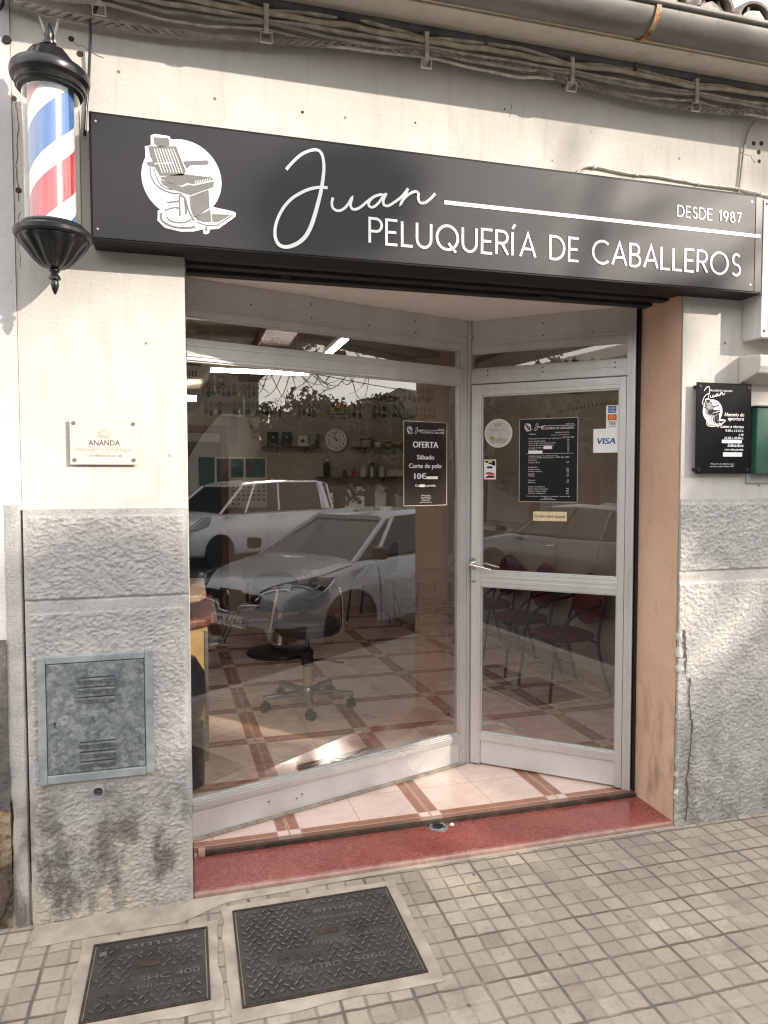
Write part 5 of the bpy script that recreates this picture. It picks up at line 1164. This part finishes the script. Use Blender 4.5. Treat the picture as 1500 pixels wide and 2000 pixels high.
# hydraulic barber chair farther in
bc = empty('barber_chair', (.83, 3.85, FZ), 'hydraulic barber chair on round black base with chrome footrest', 'barber chair')
MB().lathe([(.31, 0), (.315, .012), (.30, .03), (.18, .045), (.09, .065), (.075, .09)], 48).build('base', M_BLACK, bc, smooth=35)
MB().lathe([(.07, .09), (.065, .10), (.062, .30), (.05, .31), (.05, .40), (.09, .42)], 24).build('column', M_CHROME, bc, smooth=40)
b = MB(); pad(b, .28, .27, .42, .56); b.build('seat', M_LEATHER, bc, smooth=80)
b = MB(); pad(b, .24, .15, -.05, .06, M=Matrix.Translation((.0, .36, .60)) @ Matrix.Rotation(math.radians(38), 4, 'X')); b.build('backrest', M_LEATHER, bc, smooth=80)
for s_ in (-1, 1):
    b = MB(); b.box(s_ * .30 - .035, s_ * .30 + .035, -.22, .22, .70, .745); b.box(s_ * .30 - .012, s_ * .30 + .012, -.05, .05, .5, .70); b.build('armrest', M_LEATHER, bc, bev=.012)
b = MB(); 
for s_ in (-.13, .13): b.tube([(-.25 , s_ - .15, .50), (-.40, s_ - .22, .50), (-.56, s_ - .34, .23), (-.66, s_ - .36, .23)], .016, 8)
b.tube([(-.66, -.49, .23), (-.66, -.23, .23)], .016, 8); b.box(-.64, -.52, -.48, -.24, .215, .225); b.build('footrest', M_CHROME, bc, smooth=40)
# waiting chairs
def waiting_chair():
    e = empty('waiting_chair', (0, 0, FZ), None, 'chair', 'burgundy waiting chairs with black tube frames')
    b = MB(); pad(b, .23, .22, .42, .48); b.build('seat', M_RED, e, smooth=80)
    b = MB(); pad(b, .225, .20, -.012, .018, e=2.2, M=Matrix.Translation((0, .225, .72)) @ Matrix.Rotation(math.radians(80), 4, 'X')); b.build('backrest', M_RED, e, smooth=80)
    for s_ in (-1, 1):
        MB().tube(spline([(s_ * .255, -.25, 0), (s_ * .25, -.22, .25), (s_ * .245, -.18, .50), (s_ * .245, -.02, .655), (s_ * .22, .17, .70), (s_ * .17, .22, .74)], 5), .0125, 8).build('leg', M_BLACK, e, smooth=60)
        MB().tube(spline([(s_ * .25, .27, 0), (s_ * .235, .19, .28), (s_ * .23, .17, .45), (s_ * .21, .215, .66), (s_ * .18, .24, .78)], 5), .0125, 8).build('leg', M_BLACK, e, smooth=60)
    MB().tube([(-.245, -.17, .415), (.245, -.17, .415)], .010, 8).tube([(-.235, .17, .415), (.235, .17, .415)], .010, 8).build('seat_rail', M_BLACK, e, smooth=60)
    return e
wc = waiting_chair()
for i, (x, y, rz, lab) in enumerate([(2.82, 2.02, -PI / 2, 'nearest burgundy waiting chair behind lower right of door glass'), (2.80, 2.72, -PI / 2 - .04, 'middle burgundy waiting chair of the row behind door glass'), (2.80, 3.45, -PI / 2, 'burgundy waiting chair behind the door handle'), (2.13, 5.25, -.55 - PI / 2, 'burgundy waiting chair by the back wall left of the side table')]):
    o = wc if i == 0 else copy_tree(wc); o.location = (x, y, FZ); o.rotation_euler = (0, 0, rz); o['label'] = lab
tb = empty('side_table', (2.62, 4.75, FZ), 'low grey topped side table with thin legs near back wall', 'table')
MB().box(-.28, .30, -.50, .50, .555, .575).build('table_top', simple('grey_glass_top', (.18, .17, .16), .15), tb, bev=.004)
for x in (-.25, .27):
    for y in (-.47, .47): MB().tube([(x, y, 0), (x, y, .555)], .012, 8).build('leg', M_DARKSTEEL, tb)
b = MB(); [b.tube([(-.25, -.42 + .09 * i, .24), (.27, -.42 + .09 * i, .24)], .004, 6) for i in range(10)]; b.build('magazine_rack', M_DARKSTEEL, tb)

# ================================================================== THE STREET BEHIND THE CAMERA (seen in the glass)
def car_paint(n_, c): return simple(n_, c, .25, .25, .8, .05, 5)
P_SILVER = simple('silver_car_paint', (.46, .47, .50), .26, .25, .8, .05, 5); P_WHITE = car_paint('white_van_paint', (.80, .80, .80)); P_DARK = car_paint('dark_car_paint', (.06, .06, .068))
M_CARGLASS = simple('car_glass', (.008, .009, .010), .04, 0, 0, .05, spec=.45); M_TYRE = simple('tyre_rubber', (.014, .014, .014), .85); M_LENS = simple('headlight_lens', (.55, .57, .60), .06, .4, 1)
def car(name, label, cat, x, y, rz, paint, L_, Wd, prof, cabin, plate=None, badge=False):
    """prof: (u, halfwidth, zlow, ztop); cabin: list of (u, half width, z) base and roof loops"""
    e = empty(name, (x, y, -.12), label, cat, 'parked cars' if cat == 'car' else None, rz)
    v = []; f = []; n = 15
    for u, hw, zl, zt in prof:
        S_ = [(-.80, zl), (-.97, zl + .04), (-1.0, zl + .25 * (zt - zl)), (-1.0, zl + .62 * (zt - zl)), (-.965, zl + .84 * (zt - zl)), (-.90, zt - .035), (-.72, zt), (0, zt + .02)]
        S_ = S_ + [(-a, c_) for a, c_ in S_[-2::-1]]
        v += [(-u, a * hw, c_) for a, c_ in S_]
    m_ = len(prof)
    for k in range(m_ - 1):
        for i in range(n - 1): f.append((k * n + i, k * n + i + 1, (k + 1) * n + i + 1, (k + 1) * n + i))
        f.append((k * n + n - 1, k * n, (k + 1) * n, (k + 1) * n + n - 1))
    f += [tuple(range(n))[::-1], tuple((m_ - 1) * n + i for i in range(n))]
    o = MB().add(v, f).build('body', paint, e, smooth=60)
    sd = o.modifiers.new('s', 'SUBSURF'); sd.levels = sd.render_levels = 2
    bl, rl = cabin; N = len(bl); vv = []
    for (u, hw, z) in bl: vv += [(-u, -hw, z), (-u, hw, z)]
    for (u, hw, z) in rl: vv += [(-u, -hw, z), (-u, hw, z)]
    ff = []
    o2 = 2 * N
    for i in range(N - 1):
        ff += [(2 * i, 2 * i + 2, o2 + 2 * i + 2, o2 + 2 * i), (2 * i + 1, o2 + 2 * i + 1, o2 + 2 * i + 3, 2 * i + 3)]
    ff += [(0, o2, o2 + 1, 1), (2 * N - 2, 2 * N - 1, o2 + 2 * N - 1, o2 + 2 * N - 2)]
    MB().add(vv, ff).build('windows', M_CARGLASS, e)
    rf = MB(); q = [(-u, s_ * (hw + .004), z + .0) for s_ in (1,) for u, hw, z in rl]
    top = [(-u, -hw - .004, z) for u, hw, z in rl] + [(-u, hw + .004, z) for u, hw, z in rl[::-1]]
    rf.add([(a, c_, d + .002) for a, c_, d in top] + [(a * .0 + a, c_ * .85, d + .05) for a, c_, d in top], [tuple(range(len(top)))[::-1]] + [(i, (i + 1) % len(top), len(top) + (i + 1) % len(top), len(top) + i) for i in range(len(top))] + [tuple(range(len(top), 2 * len(top)))])
    rf.build('roof', paint, e, smooth=60)
    pl_ = MB()
    for s_ in (-1, 1):
        for i in range(N):
            a_, c_ = bl[i], rl[i]; w_ = .032 if i in (0, N - 1) else .026
            pl_.tube([(-a_[0], s_ * (a_[1] + .004), a_[2] - .02), (-c_[0], s_ * (c_[1] + .004), c_[2] + .01)], w_, 6)
    pl_.build('pillar', paint, e, smooth=60)
    R_ = .315; ws_ = (prof[0][0] + .83, L_ - .72)
    for u in ws_:
        for s_ in (-1, 1):
            y_ = s_ * (Wd / 2 - .10)
            wl = MB().lathe([(.19, -.10), (.30, -.10), (R_, -.07), (R_, .07), (.30, .105), (.20, .105), (.19, .085)], 28, M=Matrix.Translation((-u, y_, R_)) @ Matrix.Rotation(-s_ * PI / 2, 4, 'X')).build('wheel', M_TYRE, e, smooth=40)
            b = MB(); Mw = Matrix.Translation((-u, y_, R_)) @ Matrix.Rotation(-s_ * PI / 2, 4, 'X')
            b.lathe([(.195, .06), (.20, .10), (.185, .10), (.18, .07)], 24, M=Mw, cap=False); b.lathe([(.05, .07), (.05, .10)], 12, M=Mw)
            for i in range(5): b.box(.04, .19, -.022, .022, .078, .095, M=Mw @ Matrix.Rotation(i * 2 * PI / 5, 4, 'Z'))
            b.build('rim', M_SILVERG, wl, smooth=40)
            MB().lathe([(.365, -.02), (.365, .012), (.33, .014)], 28, M=Matrix.Translation((-u, s_ * (Wd / 2 - .006), R_ + .02)) @ Matrix.Rotation(-s_ * PI / 2, 4, 'X')).build('wheel_arch', M_PBLACK, e)
    return e
hatch = [(-.02, .62, .28, .68), (.0, .74, .22, .73), (.12, .86, .18, .80), (.38, .90, .17, .87), (.80, .895, .18, .95), (1.10, .89, .20, 1.0), (1.7, .885, .2, 1.01), (2.6, .885, .2, 1.03), (3.4, .88, .2, 1.05), (3.85, .82, .22, 1.04), (4.02, .74, .26, .98), (4.06, .60, .32, .88)]
hcab = ([(1.02, .72, .96), (1.35, .76, .99), (2.3, .79, 1.01), (3.2, .77, 1.03), (3.86, .66, 1.03)], [(1.78, .54, 1.36), (1.9, .57, 1.40), (2.5, .59, 1.42), (3.2, .57, 1.40), (3.58, .50, 1.34)])
silver = car('silver_hatchback', 'silver hatchback parked at the kerb facing along the street, reflected in window', 'car', 2.62, -2.53, PI, P_SILVER, 4.06, 1.80, hatch, hcab)
dark = car('dark_hatchback', 'dark grey hatchback standing in the road, reflected in the door glass', 'car', -5.5, -4.35, PI, P_DARK, 4.06, 1.80, hatch, hcab)
silver2 = car('silver_hatchback', 'second silver hatchback parked across the street, reflected in door glass', 'car', -7.4, -9.7, PI, P_SILVER, 4.06, 1.80, hatch, hcab)
for e_, y_ in ((silver, 0), (dark, 1), (silver2, 1)):
    for o in [c_ for c_ in e_.children]: pass
from mathutils.bvhtree import BVHTree
def front(e, Mf):
    body = [c_ for c_ in e.children if c_.name.startswith('body')][0]
    bpy.context.view_layer.update(); bv = BVHTree.FromObject(body, bpy.context.evaluated_depsgraph_get())
    def lay(p, off):
        l_, n_, _, _ = bv.find_nearest(Vector(p)); return l_ + n_ * off
    def patch(name, Q, m, off=.006, nu=12, nv=5, parent=None):
        Q = [Vector(q) for q in Q]; v = []; top = []
        for j in range(nv + 1):
            for i in range(nu + 1):
                a_, c_ = i / nu, j / nv; p_ = Q[0].lerp(Q[1], a_).lerp(Q[3].lerp(Q[2], a_), c_); v.append(lay(p_, off))
        f = [(j * (nu + 1) + i, j * (nu + 1) + i + 1, (j + 1) * (nu + 1) + i + 1, (j + 1) * (nu + 1) + i) for j in range(nv) for i in range(nu)]
        return MB().add(v, f).build(name, m, parent or e, smooth=60)
    def strip(name, P, r, m, off=.008, parent=None):
        pts = [lay(q, off) for q in spline(P, 5)]; return MB().tube(pts, r, 6).build(name, m, parent or e, smooth=60)
    for s_ in (-1, 1):
        hl = patch('headlight', [(-.06, s_ * .40, .66), (-.44, s_ * .90, .76), (-.66, s_ * .90, .91), (-.10, s_ * .46, .76)], M_CARGLASS)
        strip('lamp_strip', [(-.05, s_ * .40, .66), (-.26, s_ * .80, .67), (-.46, s_ * .90, .765), (-.62, s_ * .90, .88)], .011, M_CHROME, parent=hl)
        strip('lamp_strip', [(-.12, s_ * .52, .72), (-.30, s_ * .78, .735), (-.42, s_ * .86, .82)], .008, M_LENS, parent=hl)
        l_ = lay((-.16, s_ * .66, .735), .004); MB().lathe([(.052, -.01), (.048, .018), (.02, .02)], 16, M=Matrix.Translation(l_) @ (Vector((1, s_ * .45, .25))).to_track_quat('Z', 'Y').to_matrix().to_4x4()).build('lamp_bowl', M_LENS, hl, smooth=50)
        patch('fog_lamp_recess', [(-.03, s_ * .60, .30), (-.20, s_ * .84, .32), (-.20, s_ * .84, .44), (-.04, s_ * .64, .42)], M_PBLACK)
        strip('bonnet_seam', [(-.12, s_ * .50, .80), (-.45, s_ * .74, .93), (-.95, s_ * .80, 1.0)], .005, M_PBLACK, .002)
        for u_ in (1.32, 2.42, 3.25): strip('door_seam', [(-u_, s_ * .9, .32), (-u_ + .03, s_ * .9, .62), (-u_ + .02, s_ * .9, .98)], .005, M_PBLACK, .001)
        strip('sill_trim', [(-1.3, s_ * .9, .27), (-2.2, s_ * .9, .26), (-3.1, s_ * .9, .27)], .025, M_PBLACK, .0)
        strip('door_handle', [(-2.15, s_ * .9, .86), (-2.35, s_ * .9, .87)], .016, M_CHROME, .012)
        b = MB(); b.box(-1.22, -1.10, min(s_ * .90, s_ * 1.06), max(s_ * .90, s_ * 1.06), 1.0, 1.13); b.build('wing_mirror', M_PBLACK, e, bev=.03, seg=3)
        strip('wheel_arch', [(-.42, s_ * .9, .30), (-.47, s_ * .9, .52), (-.62, s_ * .9, .66), (-.85, s_ * .9, .70), (-1.06, s_ * .9, .64), (-1.18, s_ * .9, .50), (-1.22, s_ * .9, .30)], .020, M_PBLACK, .0)
    patch('grille', [(0, -.44, .625), (0, .44, .625), (-.02, .46, .70), (-.02, -.46, .70)], M_PBLACK, .008)
    patch('grille', [(0, -.15, .50), (0, .15, .50), (0, .17, .735), (0, -.17, .735)], M_PBLACK, .010, 8, 6)
    strip('grille_trim', [(0, -.46, .62), (0, -.18, .585), (0, -.12, .52), (0, .12, .52), (0, .18, .585), (0, .46, .62)], .010, M_CHROME, .012)
    patch('lower_grille', [(0, -.60, .24), (0, .60, .24), (-.01, .50, .40), (-.01, -.50, .40)], M_PBLACK, .008)
    x_ = lay((.1, 0, .63), 0).x; Mq = Matrix.Translation((x_ + .022, 0, .625)) @ Matrix.Rotation(PI / 2, 4, 'Z')
    b = MB(Mq); b.ribbon([(0, .088), (.056, 0), (0, -.088), (-.056, 0)], .024, .0, .014, closed=True); b.build('badge', M_CHROME, e)
    b = MB(Mq); b.box(-.26, .26, -.012, .01, -.255, -.145); npl = b.build('number_plate', M_WHITE, e, bev=.003)
    return npl, Mq @ Matrix.Translation((0, 0, -.01))
for e_, t in ((silver, '3856 JYF'), (dark, None), (silver2, None)):
    npl, Mq = front(e_, None)
    if t:
        b = MB(Mq); put_text(b, t, .015, -.222, .066, -.0135, 'c', .44, bold=.002); b.build('lettering', M_PBLACK, npl)
        b = MB(Mq); b.box(-.258, -.222, -.0134, -.0122, -.24, -.14); b.build('blue_band', M_BLUE, npl)
    MB().box(-4.085, -3.98, -.80, -.58, .72, .98).box(-4.085, -3.98, .58, .80, .72, .98).build('tail_light', M_REDP, e_, bev=.02)
vprof = [(.02, .60, .34, .80), (.06, .74, .28, .90), (.22, .84, .22, 1.0), (.60, .90, .20, 1.08), (.95, .905, .2, 1.14), (1.5, .905, .2, 1.16), (2.6, .905, .2, 1.18), (3.6, .905, .2, 1.18), (4.2, .90, .22, 1.18), (4.36, .85, .28, 1.16), (4.38, .80, .34, 1.1)]
vcab = ([(.92, .80, 1.12), (1.55, .86, 1.14), (2.5, .88, 1.16), (3.9, .87, 1.16), (4.30, .82, 1.16)], [(1.62, .66, 1.66), (1.95, .70, 1.72), (2.6, .73, 1.76), (3.9, .72, 1.76), (4.24, .68, 1.72)])
van = car('white_van', 'white glazed van parked on the far side of street, reflected in window', 'van', 6.5, -9.57, PI, P_WHITE, 4.38, 1.81, vprof, vcab)
MB().tube([(-4.02, -.90, 1.14), (-3.98, -.80, 1.45), (-3.93, -.72, 1.74)], .09, 8).tube([(-4.02, .90, 1.14), (-3.98, .80, 1.45), (-3.93, .72, 1.74)], .09, 8).build('rear_pillar', P_WHITE, van, smooth=60)
for s_ in (-1, 1):
    b = MB(); b.prism([(-.30, .80), (-.08, .82), (-.42, 1.04), (-.66, 1.06), (-.58, .88)], s_ * .80, s_ * .90, 'y'); b.build('headlight', M_LENS, van, bev=.02)
    b = MB(); b.box(-1.34, -1.16, s_ * 1.0 - .10, s_ * 1.0 + .10, 1.12, 1.32); b.build('wing_mirror', M_PBLACK, van, bev=.03)
    b = MB()
    for x in (-2.28, -2.62): b.box(x - .09, x + .09, s_ * .915 - .012, s_ * .915 + .012, 1.02, 1.05)
    b.build('door_handle', P_WHITE, van, bev=.006)
MB().box(-.10, .03, -.78, .78, .28, .62).build('bumper', M_PBLACK, van, bev=.05, seg=3)
# houses across the street
def house(name, label, x0, x1, h_, col, wins, y0=-13.4, dep=8, door=None):
    e = empty(name, ((x0 + x1) / 2, y0, 0), label, 'house', 'houses across the street'); w_ = (x1 - x0) / 2
    MB().box(-w_, w_, -dep, 0, -.3, h_).build('wall', mat_plaster('plaster_' + name + str(int(x0)), col, tuple(c * .7 for c in col), False, .2), e)
    MB().prism([(.45, h_ + .0), (.45, h_ + .12), (-dep / 2, h_ + 1.6), (-dep - .4, h_ + .12), (-dep - .4, h_)], -w_ - .2, w_ + .2, 'x').build('roof', M_TILE, e)
    for (x, z, ww, hh) in wins:
        fr = MB().box(x - ww / 2 - .07, x + ww / 2 + .07, -.02, .05, z - .07, z).box(x - ww / 2 - .07, x + ww / 2 + .07, -.02, .05, z + hh, z + hh + .07).box(x - ww / 2 - .07, x - ww / 2, -.02, .05, z, z + hh).box(x + ww / 2, x + ww / 2 + .07, -.02, .05, z, z + hh).build('window', M_CREAM, e)
        MB().box(x - ww / 2, x + ww / 2, -.02, .012, z, z + hh).build('pane', M_CARGLASS, fr)
        for s_ in (-1, 1): MB().box(x + s_ * (ww / 2 + .07 + ww / 4) - ww / 4, x + s_ * (ww / 2 + .07 + ww / 4) + ww / 4, .01, .05, z - .03, z + hh + .03).build('shutter', M_GREEN, fr)
    if door:
        x, ww, hh = door; MB().box(x - ww / 2, x + ww / 2, -.02, .04, 0, hh).build('door', M_BROWNWOOD, e)
    return e
house('cream_house', 'tall cream house across the street, reflected at left of window', 8.3, 12.6, 6.6, (.62, .56, .47), [(-1.1, 3.6, 1.0, 1.4), (1.0, 3.6, 1.0, 1.4), (1.0, 1.0, 1.0, 1.3)], door=(-1.0, 1.1, 2.3))
house('white_house', 'low white house beyond the dark trees across the street', 25.0, 33.0, 4.4, (.74, .72, .68), [(-2.5, 1.0, 1.1, 1.4), (0, 1.0, 1.1, 1.4), (2.5, 1.0, 1.1, 1.4)])
house('ochre_house', 'ochre house across the street opposite the entrance door', -9.5, -2.5, 6.0, (.40, .31, .21), [(-2.2, 3.5, 1.0, 1.4), (0, 3.5, 1.0, 1.4), (2.2, 3.5, 1.0, 1.4), (-2.2, .9, 1.0, 1.4)], door=(.6, 1.1, 2.3))
house('grey_house', 'grey rendered house across the street at far end', -22, -10.5, 5.4, (.34, .32, .29), [(-3, 3.2, 1.0, 1.4), (0, 3.2, 1.0, 1.4), (3, 3.2, 1.0, 1.4)], door=(1.5, 1.2, 2.3))
house('sand_house', 'sand coloured house across the street behind the photographer', -1.8, 7.6, 5.2, (.44, .38, .31), [(-3, 3.0, 1.0, 1.4), (0, 3.0, 1.0, 1.4), (3, 3.0, 1.0, 1.4)], door=(-1.5, 1.2, 2.3))
# evergreen trees
M_LEAF = simple('evergreen_leaf', (.030, .052, .020), .6, mottle=.5, sc=1.2); M_BARK = simple('bark', (.12, .095, .07), .95, mottle=.4, sc=14, bump=.5)
def leaf_cloud(n, clumps, size, rnd):
    b = MB(); v = []; f = []
    for k in range(n):
        c_ = clumps[rnd.randrange(len(clumps))]; d = Vector((rnd.gauss(0, 1), rnd.gauss(0, 1), rnd.gauss(0, 1))).normalized() * (c_[3] * rnd.random() ** .4)
        p_ = Vector(c_[:3]) + Vector((d.x, d.y, d.z * .85)); a = Vector((rnd.gauss(0, 1), rnd.gauss(0, 1), rnd.gauss(0, 1))).normalized(); q = a.orthogonal().normalized(); s_ = size * rnd.uniform(.6, 1.4); i = len(v)
        v += [p_ - a * s_, p_ + q * s_ * .5, p_ + a * s_, p_ - q * s_ * .5]; f.append((i, i + 1, i + 2, i + 3))
    return b.add(v, f)
rnd = random.Random(31)
def evergreen():
    e = empty('evergreen_tree', (0, 0, 0), None, 'tree', 'evergreen trees across the street')
    MB().tube([(0, 0, -.2), (.05, .02, 1.2), (0, .05, 2.4), (.03, 0, 3.4)], [.17, .14, .10, .05], 9).build('trunk', M_BARK, e, smooth=60)
    cl_ = [(rnd.uniform(-1.2, 1.2), rnd.uniform(-1, 1), rnd.uniform(1.3, 3.4), rnd.uniform(.45, .85)) for _ in range(22)]
    leaf_cloud(4200, cl_, .11, rnd).build('crown', M_LEAF, e); return e
ev = evergreen()
for i, (x, y, s_, rz) in enumerate([(14.0, -13.2, 1.06, 0), (16.0, -14.2, 1.20, 2.1), (18.0, -15.0, 1.25, 4.0), (20.4, -15.6, 1.28, 1.0), (22.6, -16.2, 1.22, 5.2), (24.5, -17.6, 1.25, 3.1), (-3.6, -12.4, 1.25, .5), (-6.3, -12.3, 1.35, 2.6), (-9.2, -12.4, 1.30, 4.4), (-12.3, -12.3, 1.4, 1.4), (-15.5, -12.4, 1.35, 3.6), (-18.8, -12.3, 1.3, 5.0)]):
    o = ev if i == 0 else copy_tree(ev); o.location = (x, y, 0); o.scale = (s_ * 1.15, s_, s_); o.rotation_euler = (0, 0, rz)
    o['label'] = ['dark bushy evergreen next to the cream house', 'second dark evergreen from the cream house', 'third dark evergreen in row past cream house', 'fourth dark evergreen in row past cream house', 'fifth dark evergreen, before white house', 'last dark evergreen in front of white house', 'evergreen before right end of the ochre house', 'evergreen in front of the middle of ochre house', 'evergreen at the left end of the ochre house', 'evergreen before right end of the grey house', 'evergreen before the middle of the grey house', 'evergreen before far left end of grey house'][i]
# the street tree whose branches dapple the sun on the front
st_ = empty('street_tree', (7.5, -11.2, 0), 'big nearly bare street tree with hanging twigs, seen against sky in window', 'tree')
tr = MB(); rnd = random.Random(8); tips = []
def grow(p, d, r, ln, lv):
    n = 4 if lv < 3 else 3; pts = [p]; q = Vector(p); dd = Vector(d)
    for k in range(n):
        dd = (dd + Vector((rnd.gauss(0, .13), rnd.gauss(0, .13), rnd.gauss(0, .08) + (.05 if lv < 4 else -.10)))).normalized(); q = q + dd * ln / n; pts.append(q.copy())
    tr.tube(pts, [r * (1 - .45 * k / n) for k in range(n + 1)], 6 if lv < 3 else 4)
    if lv >= 3: tips.append(q.copy())
    if lv < 6:
        for k in range(3 if lv < 5 else 2):
            a = Vector((rnd.gauss(0, 1), rnd.gauss(0, 1), rnd.gauss(0, .75))).normalized(); t = pts[rnd.choice([2, 3, len(pts) - 1][:])] if k else pts[-1]
            grow(t, (dd * 1.0 + a * .85).normalized(), r * .56, ln * rnd.uniform(.62, .85), lv + 1)
tr.tube(spline([(0, 0, -.2), (.1, .0, 1.2), (.9, .25, 2.9), (2.4, .6, 4.3), (3.4, .75, 5.0)], 4), [.30 - .006 * i for i in range(17)], 9)
for d_ in ((.3, .2, 1), (1, -.2, .8), (-.5, .7, .9), (.2, -.9, .8), (.9, .8, .55)): grow(Vector((3.4, .75, 5.0)), Vector(d_).normalized(), .06, 2.6, 1)
for k in range(46):
    x_, y_ = 3.6 + rnd.gauss(0, 1.5), .5 + rnd.gauss(0, .9); z_ = 5.0; pp = [Vector((x_, y_, z_))]; dd = Vector((rnd.gauss(0, .6), rnd.gauss(0, .6), -.5))
    for q_ in range(6): dd = (dd.normalized() + Vector((rnd.gauss(0, .35), rnd.gauss(0, .35), -.18 + .12 * q_))).normalized(); pp.append(pp[-1] + dd * rnd.uniform(.2, .36))
    tr.tube(spline(pp, 2), [.020 - .0011 * i for i in range(13)], 4)
tr.build('branches', M_BARK, st_, smooth=60)
rnd2 = random.Random(17)
cl_ = []
for k in range(105):      # unseen leaf layer added across the sun's path to shade the lower front
    l_, d_ = rnd2.uniform(-3.2, 3.0), rnd2.gauss(0, .7); cl_.append((3.8 + .707 * (l_ + d_), 1.0 + .707 * (l_ - d_), rnd2.uniform(4.9, 7.05) - .15 * abs(l_) * .3, rnd2.uniform(.28, .5)))
for k in range(3): cl_.append((3.8 + rnd2.gauss(0, 1.4), 1.0 + rnd2.gauss(0, 1.2), rnd2.uniform(7.4, 9.0), rnd2.uniform(.2, .4)))
leaf_cloud(18500, cl_, .085, rnd2).build('shade_leaves', simple('shade_leaf', (.10, .085, .035), .7, mottle=.5, sc=2), st_)
for i, (z0_, z1_) in enumerate(((6.2, 6.6), (5.6, 5.9), (6.9, 7.4))):
    tag(MB().tube([(4 + 30 * t, -12.2 - 1.0 * t, z0_ + (z1_ - z0_) * t - .8 * (1 - (2 * t - 1) ** 2)) for t in np.linspace(0, 1, 24)], .016, 5).build('overhead_wire', M_TEXTD), ['middle overhead wire crossing the reflected sky', 'lowest overhead wire crossing the reflected sky', 'highest overhead wire crossing the reflected sky'][i], 'wire', 'overhead wires across the street')
